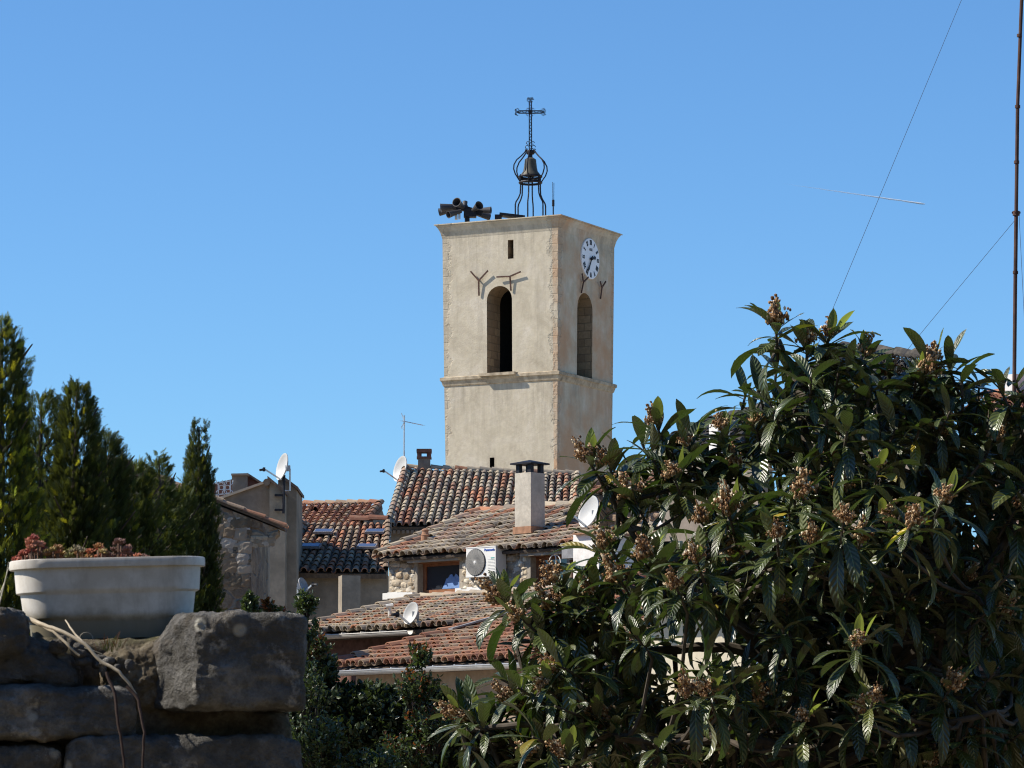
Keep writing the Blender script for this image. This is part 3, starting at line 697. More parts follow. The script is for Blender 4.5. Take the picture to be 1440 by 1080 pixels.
# ---------------------------------------------------------------- stone house with the air conditioner
def make_ac_house():
    A = 43; u, w = axes(A); n = -w; BL = at(531, 785, 72); slope = 0.355; run = 3.05; L = 6.6
    BR = BL + u * L; TL = BL + w * run + UP * run * slope; TR = BR + w * run + UP * run * slope
    root = Vector((BL.x, BL.y, ground_z(72)))
    t = thing('stone_house', 'low rubble stone house whose tiled roof carries a square rendered chimney', 'house', root)
    rf = tile_roof(BL, BR, TL, TR, 29, 10, 'roof', t, PAL_OLD, 11, 0.05, slab=0.05)
    # front wall with two openings
    W0 = BL + w * 0.2 + u * 0.12; tp = BL.z + 0.0
    loc = lambda px, py: (lambda p: ((p - W0).dot(u), p.z))(hit(px, py, W0, n))
    wl = L - 0.3; zb = ground_z(70) - 0.1; x0 = loc(587, 800)[0]; x1 = loc(646, 800)[0]; za = loc(600, 834)[1]; zt = loc(615, 790)[1]
    x2 = loc(746, 800)[0]; x3 = loc(797, 800)[0]; zc = loc(770, 850)[1]; zd = loc(770, 781)[1]; T = 0.3
    mb = MB()
    def panel(xa, xb, z0, z1): mb.prism([W0 + u * xa + UP * (z0 - W0.z), W0 + u * xb + UP * (z0 - W0.z), W0 + u * xb + w * T + UP * (z0 - W0.z), W0 + u * xa + w * T + UP * (z0 - W0.z)], (0, 0, z1 - z0), 0)
    for xa, xb, z0, z1 in ((0, x0, zb, tp), (x0, x1, zb, za), (x0, x1, zt, tp), (x1, x2, zb, tp), (x2, x3, zb, zc), (x2, x3, zd, tp), (x3, wl, zb, tp)): panel(xa, xb, z0, z1)
    B0 = W0 + w * T; S = Vector((B0.x, B0.y, zb))
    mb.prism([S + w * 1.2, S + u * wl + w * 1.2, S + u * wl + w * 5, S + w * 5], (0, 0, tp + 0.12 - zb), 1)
    mb.prism([S, S + u * 0.3, S + u * 0.3 + w * 1.2, S + w * 1.2], (0, 0, tp - zb + 0.25), 0); mb.prism([S + u * (wl - 0.3), S + u * wl, S + u * wl + w * 1.2, S + u * (wl - 0.3) + w * 1.2], (0, 0, tp - zb + 0.25), 0)
    # rise of the gable flank
    wall = mb.build('wall', [M['mortar'], M['dark']], t)
    zs = loc(560, 842)[1]
    for xa, xb, z0, z1, sd in ((0.0, x0 - 0.05, zs, tp - 0.02, 3), (x1 + 0.05, x2 - 0.05, zs - .1, tp - 0.02, 5), (x3 + 0.04, wl, zs, tp - 0.02, 7), (x0 - 0.05, x1 + 0.05, zt + 0.09, tp - 0.02, 8), (x2 - 0.05, x3 + 0.04, zd + 0.09, tp - 0.02, 9)):
        mb = MB(); stone_face(mb, W0 + u * xa + UP * (z0 - W0.z), u, n, xb - xa, z1 - z0, sd); mb.build('stonework', M['stone'], t)
    lint = plaster('lintel render', (0.42, 0.35, 0.27), 2)
    for xa, xb, z in ((x0, x1, zt), (x2, x3, zd)): c = W0 + u * ((xa + xb) / 2 - 0.04) + n * 0.02 + UP * (z + 0.045 - W0.z); mb = MB(); mb.box(c, (xb - xa + 0.25, 0.22, 0.09), Matrix.Rotation(-R(A), 3, 'Z')); mb.build('lintel', lint, t)
    for xa, xb, pz in ((-0.05, x0 - 0.02, 843), (x1 + 0.0, x1 + 0.95, 838)):
        mb = MB(); z = loc(560 if xa < 0 else 660, pz)[1]; h = 0.15
        for k in range(6):
            f0 = xa + (xb - xa) * k / 6; f1 = xa + (xb - xa) * (k + 1) / 6
            c = W0 + u * ((f0 + f1) / 2) + n * 0.045 + UP * (z + h / 2 + random.uniform(-0.02, 0.02) - W0.z); mb.box(c, (f1 - f0, 0.16, h + random.uniform(-0.03, 0.03)), Matrix.Rotation(-R(A), 3, 'Z'))
        mb.build('flashing', M['whitewash'], t)
    # windows
    def window(xa, xb, z0, z1, name, reflection):
        mb = MB(); fr = 0.07; D = 0.2; c = lambda x, z, d: W0 + u * x + w * d + UP * (z - W0.z); rz = Matrix.Rotation(-R(A), 3, 'Z')
        for p, s in ((c((xa + xb) / 2, z1 - fr / 2, D), (xb - xa, 0.07, fr)), (c((xa + xb) / 2, z0 + fr / 2, D), (xb - xa, 0.07, fr)), (c(xa + fr / 2, (z0 + z1) / 2, D), (fr, 0.066, z1 - z0 - 2 * fr)), (c(xb - fr / 2, (z0 + z1) / 2, D), (fr, 0.066, z1 - z0 - 2 * fr))): mb.box(p, s, rz)
        mb.box(c((xa + xb) / 2, z1 + 0.0, 0.1), (xb - xa, 0.14, 0.025), rz)
        f = mb.build('window', M['wood'], t)
        mb = MB(); mb.box(c((xa + xb) / 2, (z0 + z1) / 2, D + 0.015), (xb - xa - 2 * fr, 0.012, z1 - z0 - 2 * fr), rz); mb.build('pane', M['glass'], f)
        if reflection:  # blue panel on the pane paints the sky's reflection
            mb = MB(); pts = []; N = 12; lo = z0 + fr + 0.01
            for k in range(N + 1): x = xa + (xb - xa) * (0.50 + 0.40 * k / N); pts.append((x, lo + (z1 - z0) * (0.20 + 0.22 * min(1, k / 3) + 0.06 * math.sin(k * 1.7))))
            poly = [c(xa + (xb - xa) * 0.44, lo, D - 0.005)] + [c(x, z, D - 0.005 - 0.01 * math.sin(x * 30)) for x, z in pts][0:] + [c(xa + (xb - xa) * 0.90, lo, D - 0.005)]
            mb.prism(poly[::-1], n * 0.012); mb.build('sky_reflection', M['blue'], f)
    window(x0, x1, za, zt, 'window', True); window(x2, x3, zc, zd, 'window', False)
    # reveals plaster
    # chimney
    mb = MB(); cu, cw = axes(43); P = at(724, 742, 70.6)
    Lc = solve_along(P, cu, 746.5); dp = 0.41; zt_ = at(735, 667, 70.8).z; Q = Vector((P.x, P.y, at(724, 775, 70.6).z))
    mb.prism([Q, Q + cu * Lc, Q + cu * Lc + cw * dp, Q + cw * dp], (0, 0, zt_ - Q.z)); ch = mb.build('chimney', M['chim'], t)
    mb = MB(); cen = Q + cu * Lc / 2 + cw * dp / 2; rz = Matrix.Rotation(-R(43), 3, 'Z')
    for sx in (-1, 1):
        for sy in (-1, 1): mb.box(Vector((cen.x, cen.y, zt_ + 0.075)) + cu * sx * (Lc / 2 - 0.06) + cw * sy * (dp / 2 - 0.06), (0.09, 0.09, 0.19), rz)
    mb.box((cen.x, cen.y, zt_ + 0.185), (Lc + 0.14, dp + 0.14, 0.03), rz); mb.add([Vector((cen.x, cen.y, zt_)) + cu * sx * (Lc / 2 + 0.07) + cw * sy * (dp / 2 + 0.07) + UP * 0.2 for sx, sy in ((-1, -1), (1, -1), (1, 1), (-1, 1))] + [Vector((cen.x, cen.y, zt_ + 0.27))], [(0, 1, 4), (1, 2, 4), (2, 3, 4), (3, 0, 4)])
    mb.build('chimney_cap', M['iron'], ch)
    mb = MB(); q0 = cen + UP * 0; q0.z = at(735, 742, 70.6).z - 0.06; mb.box(q0, (Lc + 0.06, dp + 0.06, 0.14), rz); mb.build('chimney_flashing', M['terracotta'], ch)
    # small terracotta vent
    mb = MB(); rn = (BR - BL).cross(TL - BL).normalized(); p = hit(598, 757, BL + rn * 0.1, rn); s = p.y / F
    mb.lathe([(6 * s, -0.25), (6 * s, 4 * s), (6.6 * s, 4.5 * s), (5 * s, 6 * s), (4.2 * s, 10 * s), (5.2 * s, 10.5 * s), (5.2 * s, 12 * s), (2.5 * s, 13.6 * s), (0, 14 * s)], p, 14); mb.build('vent_pot', M['terracotta'], t)
    # rain hopper and downpipe at the corner
    mb = MB(); p = hit(803, 776, W0 + n * 0.3, n); rz = Matrix.Rotation(-R(A), 3, 'Z')
    mb.box(p, (0.30, 0.2, 0.26), rz); mb.box(p + UP * 0.14, (0.34, 0.24, 0.04), rz); hp = mb.build('rain_hopper', M['zinc'], t)
    mb = MB(); mb.tube([p - UP * 0.15 + w * 0.05, p - UP * 0.6 + w * 0.12, Vector((p.x, p.y, zb + 0.2)) + w * 0.12], 0.06, 10); mb.build('downpipe', M['rust'], t)
    # ---- air conditioner (own thing) fixed on the wall
    p = hit(655.5, 812, W0 + n * 0.36, n); q = hit(697, 808, W0 + n * 0.36, n); z1 = hit(656, 771, W0 + n * 0.36, n).z
    Wd = (q - p).dot(u); Hh = z1 - p.z; D = 0.30
    a = thing('air_conditioner', 'white outdoor air conditioner unit with a round grey fan on the stone wall', 'air conditioner', p, -R(A))
    mb = MB(); r = 0.012; mb.box((Wd / 2, D / 2, Hh / 2), (Wd, D, Hh)); mb.box((Wd / 2, D / 2, Hh + 0.004), (Wd + 0.016, D + 0.016, 0.02)); mb.box((Wd / 2, D / 2, 0.012), (Wd + 0.01, D + 0.012, 0.03))
    for k in range(7): mb.box((Wd + 0.003, D / 2, Hh * (0.25 + 0.09 * k)), (0.008, D * 0.7, 0.012))
    for k in range(10): mb.box((Wd * 0.85, -0.003, Hh * (0.12 + 0.05 * k)), (Wd * 0.24, 0.006, 0.007))
    mb.build('casing', M['acwhite'], a, local=True)
    fc = Vector((Wd * 0.33, 0, Hh * 0.5)); fr = Hh * 0.455; mb = MB(); RX = Matrix.Rotation(math.pi / 2, 3, 'X')
    mb.lathe([(0, 0.004), (fr * 1.02, 0.004), (fr * 1.02, 0.012), (fr * 0.97, 0.014), (fr * 0.97, 0.006)], fc, 40, RX); mb.build('fan_well', M['black'], a, local=True)
    mb = MB()
    for k in range(13): rr = fr * (0.16 + 0.065 * k); pts = [fc + Vector((rr * math.cos(x), -0.022, rr * math.sin(x))) for x in [2 * math.pi * i / 40 for i in range(41)]]; mb.tube(pts, 0.0075, 4, cap=False)
    for k in range(28):
        x = 2 * math.pi * k / 28; e = Vector((math.cos(x), 0, math.sin(x))); f = Vector((math.cos(x + 0.5), 0, math.sin(x + 0.5)))
        mb.tube([fc + e * fr * 0.12 + Vector((0, -0.026, 0)), fc + (e + f) * 0.5 * fr * 0.55 + Vector((0, -0.028, 0)), fc + f * fr + Vector((0, -0.02, 0))], 0.006, 4)
    mb.build('fan_grille', M['acgrille'], a, local=True)
    mb = MB(); mb.lathe([(0, 0.04), (fr * 0.11, 0.036), (fr * 0.13, 0.02), (0, 0.02)], fc, 18, RX); mb.build('fan_hub', M['acwhite'], a, local=True)
    mb = MB()
    for x in (0.15, 0.85): mb.bar((Wd * x, -0.02, -0.035), (Wd * x, 0.36, -0.035), 0.04, 0.04); mb.bar((Wd * x, 0.33, -0.035), (Wd * x, 0.33, -0.25), 0.04, 0.04); mb.bar((Wd * x, 0.04, -0.05), (Wd * x, 0.33, -0.24), 0.03, 0.03)
    mb.build('bracket', M['galv'], a, local=True)
    cu_ = bpy.data.curves.new('brand', 'FONT'); cu_.body = 'Panasonic'; cu_.size = Hh * 0.125; cu_.extrude = 0.002; cu_.align_x = 'RIGHT'; cu_.offset = 0.0015
    to_ = bpy.data.objects.new('brand', cu_); C.objects.link(to_); bpy.context.view_layer.update()
    me = bpy.data.meshes.new_from_object(to_.evaluated_get(bpy.context.evaluated_depsgraph_get())); bpy.data.objects.remove(to_)
    me.materials.clear(); me.materials.append(simple('blue logo ink', (0.02, 0.09, 0.42), 0.5)); o = bpy.data.objects.new('logo_lettering', me); C.objects.link(o); o.parent = a
    o.location = (Wd * 0.975, -0.004, Hh * 0.86); o.rotation_euler = (math.pi / 2, 0, 0)
    mb = MB(); mb.box((Wd * 0.90, -0.003, Hh * 0.62), (Wd * 0.12, 0.005, Hh * 0.035)); mb.box((Wd * 0.88, -0.003, Hh * 0.56), (Wd * 0.08, 0.005, Hh * 0.015)); mb.build('rating_sticker', simple('green sticker ink', (0.10, 0.38, 0.34), 0.6), a, local=True)
    # loose white cable by the second window
    mb = MB(); c0 = hit(773, 777, W0 + n * 0.08, n); pts = []
    for k in range(26): th = k * 0.42; pts.append(c0 + u * (0.03 + 0.12 * math.sin(th) + 0.008 * k) + UP * (-0.12 + 0.13 * math.cos(th) - 0.004 * k) + n * 0.004 * (k % 5))
    mb.tube(pts, 0.012, 6); mb.tube([c0 + UP * 0.02 - u * 0.1, c0 + UP * 0.06, c0 + UP * 0.02 + u * 0.12], 0.035, 8); tag(mb.build('cable_coil', M['acwhite']), 'coil of white cable hanging at the dark second window', 'cable')
make_ac_house()

# ---------------------------------------------------------------- plain house behind, with the vertical tile rows
def make_back_house():
    BL = at(545, 740, 100); BR = at(808, 738, 100.5); TL = at(571, 659, 105); TR = at(812, 668, 105)
    t = thing('plain_house', 'house with steep rows of weathered barrel tiles at the foot of the tower', 'house', (BL.x, BL.y, ground_z(100)))
    tile_roof(BL, BR, TL, TR, 25, 15, 'roof', t, PAL_OLD, 23, 0.03)
    mb = MB(); P = at(549, 742, 100.35); Q = at(806, 742, 100.8); zb = ground_z(100) - 0.1; zt = at(550, 742, 100.3).z - 0.06
    f = lambda p: Vector((p.x, p.y, zb)); e = at(575, 700, 107); g = at(812, 700, 107)
    mb.prism([f(P), f(Q), f(g), f(e)], (0, 0, zt - zb)); mb.prism([Vector((P.x, P.y, zt)) + Vector((.12, .2, 0)), Vector((e.x, e.y, zt)) + Vector((.12, -1.8, 0)), TL - UP * 0.22 + Vector((.15, 0, 0))], (4.5, 0, 0))
    for k in range(42): s = (k + 0.5) / 42; p = (BL.lerp(BR, s)); mb.bar(p + Vector((0, 0.02, -0.16)), p + Vector((0, 0.4, -0.06)), 0.08, 0.1)
    mb.build('wall', M['greyren'], t)
    # brick chimney on the ridge
    mb = MB(); c = at(596.5, 652, 105); s = 105 / F; b = at(596, 664, 105).z - 0.2; zt = at(596, 645, 105).z
    mb.box((c.x, c.y, (b + zt) / 2), (17 * s, 0.36, zt - b)); ch = mb.build('chimney', M['greyren'], t)
    mb = MB(); z0 = zt; z1 = at(596, 637, 105).z; z2 = at(596, 632, 105).z; W = 20 * s
    for sx in (-1, 1): mb.box((c.x + sx * W * 0.34, c.y, (z0 + z1) / 2), (W * 0.30, 0.38, z1 - z0))
    mb.box((c.x, c.y, (z1 + z2) / 2), (W * 1.06, 0.44, z2 - z1)); mb.box((c.x, c.y, z0 + 0.02), (W * 1.03, 0.42, 0.06)); mb.build('chimney_cap', M['brick'], ch)
    dish('satellite_dish', 'white satellite dish on the ridge end beside the thin aerial pole', at(562, 659, 104.6), (-0.82, -0.5, 0.24), 0.78, mount=at(572, 668, 104.9))
    p = at(568, 662, 105.1); a = thing('tv_aerial', 'tall thin aerial pole with rake-like antenna at the ridge end', 'aerial', p - UP * 0.2)
    mb = MB(); mb.tube([p - UP * 0.3, at(568.5, 584, 105.1)], 0.022, 6); mb.build('pole', M['galv'], a)
    mb = MB(); A = at(566, 592, 105.1); B = at(595, 598, 105.1); mb.tube([A, B], 0.014, 5)
    for k in range(9): q = A.lerp(B, k / 8); mb.tube([q + Vector((0.05, 0.22, 0.02)), q - Vector((0.05, 0.22, 0.02))], 0.008, 4)
    for sg in (-1, 1): mb.tube([A.lerp(B, 0.1), A + Vector((-0.02, 0.1 * sg, 0.2 * sg))], 0.012, 4); mb.tube([A + Vector((-0.02, 0.3, 0.2 * sg)), A + Vector((-0.02, -0.3, 0.2 * sg))], 0.01, 4)
    mb.build('yagi', M['galv'], a)
make_back_house()

# ---------------------------------------------------------------- house with four roof windows
def make_skylight_house():
    BL = at(385, 804, 90); BR = at(543, 806, 89.6); TL = at(428, 738, 94); TR = at(546, 737, 93.6)
    t = thing('skylight_house', 'house with four small roof windows in its partly shaded dark tiled roof', 'house', (BL.x, BL.y, ground_z(90)))
    tile_roof(BL, BR, TL, TR, 13, 12, 'roof', t, PAL_DARK, 31, 0.04, ridge=False)
    tile_roof(at(396, 743, 99), at(510, 741, 97.5), at(413, 711, 101.6), at(537, 709, 100), 12, 8, 'roof', t, PAL_RED, 37, 0.02)
    mb = MB(); a = at(510, 743, 97.5); b = at(537, 711, 100); c = at(546, 745, 100.5)
    mb.prism([at(508, 743, 97.7), at(536, 713, 100.1), at(545.5, 743, 100.1)], (0, 0.3, 0)); mb.prism([at(508, 743, 97.7), at(545.5, 743, 97.7), at(545.5, 850, 97.7), at(508, 850, 97.7)], (0, 0.3, 0))
    zb = ground_z(90) - 0.1; P = at(389, 806, 90.3); Q = at(546, 808, 90.0); f = lambda p, y=0: Vector((p.x, p.y + y, zb))
    mb.prism([f(P), f(Q), f(Q, 6), f(P, 6)], (0, 0, P.z - zb - 0.08)); mb.build('wall', M['brownren'], t)
    mb = MB(); ridge_row(mb, TL.lerp(TR, 0.55) + UP * .08, TR + UP * 0.1, UP, 0.13, PAL_RED, random.Random(3)); mb.build('ridge_tiles', M['tile'], t)
    dn = (BR - BL).cross(TL - BL).normalized()
    bi = lambda s, tt: BL.lerp(BR, s).lerp(TL.lerp(TR, s), tt)
    for s, tt in ((0.30, 0.74), (0.865, 0.74), (0.24, 0.43), (0.80, 0.43)):
        uu = (bi(s + .05, tt) - bi(s - .05, tt)).normalized(); vv = dn.cross(uu); c = bi(s, tt) + dn * 0.14; rot = Matrix((uu, vv, dn)).transposed()
        mb = MB(); mb.box(c, (0.50, 0.30, 0.06), rot); fr = mb.build('roof_window', M['zinc'], t)
        mb = MB(); mb.box(c + dn * 0.032, (0.44, 0.24, 0.012), rot); mb.build('pane', M['skyglass'], fr)
    mb = MB(); block(mb, 481, 507, 809, 85, -14, 0.45, zb=at(475, 900, 85).z)
    tag(mb.build('chimney_stack', M['brownren']), 'squat rendered chimney stump below the roof with four windows', 'chimney')
    dish('satellite_dish', 'dark small satellite dish seen from its edge above the bushes', at(427, 822, 84), (0.75, -0.45, 0.35), 0.36, mount=at(432, 850, 84), mat='zinc')
make_skylight_house()

# ---------------------------------------------------------------- rendered house with ladder bracket and big dish
def make_dish_house():
    Y = 88; t = thing('rendered_house', 'tall grey rendered house end with sloping copings and a big white dish', 'house', at(380, 900, Y) * 1.0)
    t.location.z = ground_z(Y)
    lo = at(380, 1180, Y); low = 1110
    WL = lambda pts, y0, d, m: (lambda q: (front_poly(q, pts, y0, d), q.build('wall', M[m], t)))(MB())
    WL([(300, low), (380, low), (380, 676), (374, 679), (306, 703), (300, 705)], 89, 3.0, 'greyren')
    WL([(379, low), (401, low), (401, 694), (379, 675)], 88.3, 1.5, 'brownren')
    WL([(391, low), (417, low), (417, 688), (397, 673), (391, 677)], 88.9, 2.5, 'brownren')
    WL([(326, 720), (347, 720), (347, 667.5), (326, 668.5)], 93, 1.5, 'greyren'); WL([(345, 720), (372, 720), (372, 683), (349, 668), (345, 668)], 93.4, 1.2, 'brick')
    WL([(352, low), (376, low), (376, 760), (352, 770)], 80, 0.8, 'brownren')
    mb = MB()
    def cop(a, b, Y0, dp, r, tn):
        A = at(*a, Y0 - 0.1); B = at(*b, Y0 - 0.1); d = Vector((0, dp + 0.2, 0)); nn = Vector((0, 0, 1)) * r
        mb.prism([A, B, B + nn, A + nn], d, 0, tn)
    cop((303, 704), (374, 679), 89, 3.0, 0.06, (0.42, 0.34, 0.26)); cop((376, 673.5), (402.5, 695), 88.3, 1.5, 0.08, (0.14, 0.10, 0.08)); cop((396, 672), (419, 689), 88.9, 2.5, 0.08, (0.14, 0.10, 0.08)); cop((391, 677), (397, 673), 88.9, 2.5, 0.07, (0.2, 0.15, 0.11))
    cop((325, 668.5), (349, 668), 93, 1.5, 0.05, (0.25, 0.2, 0.16)); cop((348, 668), (373, 684), 93.4, 1.2, 0.06, (0.15, 0.11, 0.09))
    A = at(375, 678, 88.2); mb.lathe([(0, 0), (0.09, 0), (0.09, 2.2), (0, 2.2)], A, 10, Matrix.Rotation(-math.pi / 2, 3, 'X'), 0, (0.13, 0.1, 0.08))
    mb.build('coping', M['tile'], t)
    mb = MB(); Yb = 88.1; mb.tube([at(398.5, 722, Yb), at(399.5, 668, Yb)], 0.035, 8)
    for y in (696.5, 717): mb.bar(at(387, y, Yb), at(399, y, Yb), 0.06, 0.05); mb.bar(at(387.5, y, Yb), at(387.5, y, Yb + 0.25), 0.05, 0.05); mb.bar(at(399, y, Yb), at(399, y, Yb + 0.3), 0.05, 0.05)
    mb.build('mast_bracket', M['iron'], t)
    # terrace railing with scrolls
    mb = MB(); Yr = 92.5; x0, x1 = 302, 325
    mb.bar(at(x0 - 6, 681, Yr), at(x1, 676, Yr), 0.03); mb.bar(at(x0 - 6, 697, Yr), at(x1, 693, Yr), 0.03)
    for x in (296, 307, 315.5, 324): mb.bar(at(x, 698, Yr), at(x, 677, Yr), 0.03)
    for cx in (311.5, 320):
        c = at(cx, 685.5, Yr); mb.tube([c + Vector((0.06 * math.cos(k * .5), 0, 0.06 * math.sin(k * .5))) for k in range(14)], 0.012, 5)
        for sx in (-1, 1):
            for sz in (-1, 1): mb.tube([c + Vector((sx * 0.05, 0, sz * 0.05)), c + Vector((sx * 0.13, 0, sz * 0.1)), c + Vector((sx * 0.14, 0, sz * 0.19))], 0.012, 5)
    mb.build('railing', M['galv'], t)
    mb = MB(); front_poly(mb, [(280, 705), (326, 700), (326, 674), (296, 680), (280, 684)], 94, 4.0); mb.build('terrace_wall', M['brick'], t)
    dish('satellite_dish', 'large white satellite dish with a rust streak on the wall mast', at(396, 656, 88.0), (-0.86, -0.44, 0.22), 0.68, mount=at(399.3, 690, 88.1))
make_dish_house()

def make_patched_house():
    Y = 70; t = thing('patched_stone_house', 'shaded old stone house end with a sloping tile verge beside the conifers', 'house', (at(330, 900, Y).x, Y, ground_z(Y)))
    mb = MB(); low = 1200; front_poly(mb, [(285, low), (353, low), (353, 768), (353, 729), (285, 702)], Y, 5.0); w = mb.build('wall', M['rubbledark'], t); mb = MB(); front_poly(mb, [(353.2, 768), (362, 764), (384, 757), (391, 751), (391, 744), (353.2, 729)], Y + 0.02, 0.6); mb.build('wall_stub', M['rubbledark'], t)
    mb = MB(); stone_face(mb, at(286, 830, Y - .02), Vector((1, 0, 0)), Vector((0, -1, 0)), 0.95, 1.45, 41, 0.05, 0.30, ((0.18, 0.135, 0.09), (0.28, 0.235, 0.18), (0.12, 0.095, 0.065), (0.32, 0.285, 0.24), (0.20, 0.15, 0.10)), 0.3)
    mb.build('stonework', M['stone'], t); mb = MB(); stone_face(mb, at(352, 770, Y - .02), Vector((1, 0, 0)), Vector((0, -1, 0)), 0.5, 0.24, 43, 0.05, 0.15, ((0.30, 0.25, 0.18), (0.42, 0.36, 0.28), (0.2, 0.16, 0.11)), 0.4)
    mb.build('stonework', M['stone'], t)
    mb = MB(); rng = random.Random(5)
    for k in range(4): d = Vector((0, 0.0 + k * 0.24, 0)); ridge_row(mb, at(401, 742, Y - 0.08) + d, at(283, 695, Y - 0.08) + d, Vector((0.37, 0, 0.93)), 0.055, PAL_DARK, rng)
    A = at(400, 745, Y - .06); B = at(283, 698, Y - .06); mb.prism([A, B, B + UP * 0.05, A + UP * 0.05], (0, 0.75, 0), 1); A = at(352, 726, Y + .6); B = at(283, 699, Y + .6); mb.prism([A, B, B + UP * 0.04, A + UP * 0.04], (0, 4.3, 0), 1)
    mb.build('verge_tiles', [M['tile'], M['bed']], t)
make_patched_house()
def make_hedge_house():
    Y = 60; t = thing('hedge_house', 'brown gable end of a house peeping over the conifer hedge', 'house', (at(190, 900, Y).x, Y, ground_z(Y)))
    mb = MB(); front_poly(mb, [(60, 1150), (262, 1150), (262, 700), (150, 654), (60, 690)], Y, 6.0); mb.build('wall', M['brownren'], t)
    mb = MB(); A = at(266, 700, Y - .12); B = at(150, 651, Y - .12); D = at(55, 691, Y - .12)
    mb.prism([A, B, B + UP * 0.08, A + UP * 0.08], (0, 6.2, 0), 1); mb.prism([B, D, D + UP * 0.08, B + UP * 0.08], (0, 6.2, 0), 1)
    for k in range(8): ridge_row(mb, A + UP * .06 + Vector((0, k * .22, 0)), B + UP * .06 + Vector((0, k * .22, 0)), Vector((0.4, 0, 0.9)), 0.1, PAL_DARK, random.Random(9 + k))
    mb.build('roof', [M['tile'], M['bed']], t)
make_hedge_house()

# ---------------------------------------------------------------- two low roofs in front
def gutter(A, B, r, t, mat):
    mb = MB(); d = (B - A).normalized(); s = d.cross(UP).normalized(); vs = []; fs = []; N = 8
    for p in (A, B):
        for q in (r, r * 0.88):
            for k in range(N + 1): th = math.pi + math.pi * k / N; vs.append(p + s * q * math.cos(th) + UP * q * math.sin(th))
    n = N + 1
    for k in range(N): fs += [(k, k + 1, 2 * n + k + 1, 2 * n + k), (n + k, 3 * n + k, 3 * n + k + 1, n + k + 1), (k, n + k, n + k + 1, k + 1), (2 * n + k, 2 * n + k + 1, 3 * n + k + 1, 3 * n + k)]
    fs += [(0, 2 * n, 3 * n, n), (N, n + N, 3 * n + N, 2 * n + N)]
    mb.add(vs, fs); L = (B - A).length
    mb.tube([A + s * r, B + s * r], r * 0.14, 6); mb.tube([A - s * r, B - s * r], r * 0.14, 6)
    for k in range(int(L / 0.55)): p = A + d * (k * 0.55 + 0.2); mb.bar(p - s * r * 1.1 + UP * 0.02, p + s * r * 1.1 + UP * 0.02, 0.025, 0.02); mb.bar(p - s * r * 1.12 + UP * 0.03, p - s * r * 1.12 - UP * 0.07, 0.025, 0.015, d)
    return mb.build('gutter', mat, t)
def make_front_houses():
    # upper of the two
    A = 48; u, w = axes(A); sl = 0.235; BL = at(408, 893, 67); L = 5.6; run = 3.25
    t = thing('grey_tiled_house', 'low house under a lichen grey tile roof with a pale gutter', 'house', (BL.x, BL.y, ground_z(67)))
    TL = BL + w * run + UP * run * sl; BR = BL + u * L; TR = TL + u * L
    tile_roof(BL, BR, TL, TR, 25, 12, 'roof', t, PAL_OLD, 51, 0.04)
    mb = MB(); W = BL + w * 0.35; W.z = ground_z(66) - 0.1; mb.prism([W, W + u * L, W + u * L + w * 3.4, W + w * 3.4], (0, 0, BL.z - W.z - 0.1)); mb.build('wall', M['brick'], t)
    gutter(BL - w * 0.1 - UP * 0.05 - u * 0.1, BL - w * 0.1 - UP * 0.05 + u * 3.6, 0.075, t, M['pvc'])
    mb = MB(); p = at(548, 868, 66.6); mb.tube([p - UP * .1, p + UP * 0.22], 0.03, 8); mb.tube([p + UP * 0.2 - Vector((.07, 0, 0)), p + UP * 0.22 + Vector((.07, 0, 0))], 0.045, 8); mb.build('vent_pipe', M['pvc'], t)
    dish('satellite_dish', 'pale grey satellite dish standing low on the lichen grey roof', at(577, 862, 64.3), (-0.72, -0.62, 0.3), 0.42, mount=at(584, 880, 64.6))
    # nearer, redder
    A = 50; u, w = axes(A); sl = 0.245; BL = at(474, 939, 60); L = 7.6; run = 5.2
    t = thing('red_tiled_house', 'nearest low house with red barrel tile roof, zinc gutter and peach wall', 'house', (BL.x, BL.y, ground_z(60)))
    TL = BL + w * run + UP * run * sl; BR = BL + u * L; TR = TL + u * L
    tile_roof(BL, BR, TL, TR, 34, 16, 'roof', t, PAL_RED, 61, 0.05)
    mb = MB(); W = BL + w * 0.4; W.z = ground_z(58) - 0.1; mb.prism([W, W + u * L, W + u * L + w * 4.6, W + w * 4.6], (0, 0, BL.z - W.z - 0.12)); mb.build('wall', M['peach'], t)
    mb = MB()
    for k in range(5): pa = TL.lerp(BL, 0.05 + 0.1 * k); pb = TL.lerp(BL, 0.05 + 0.1 * (k + 1)); mb.prism([pa + UP * 0.11 - u * 0.16, pa + UP * 0.13 + u * 0.2, pb + UP * 0.13 + u * 0.2, pb + UP * 0.11 - u * 0.16], (0, 0, 0.03 + 0.004 * (k % 2)))
    mb.build('flashing', M['zinc'], t)
    gutter(BL - w * 0.1 - UP * 0.07 - u * 0.15, BL - w * 0.1 - UP * 0.07 + u * (L + 0.1), 0.075, t, M['galv'])
make_front_houses()

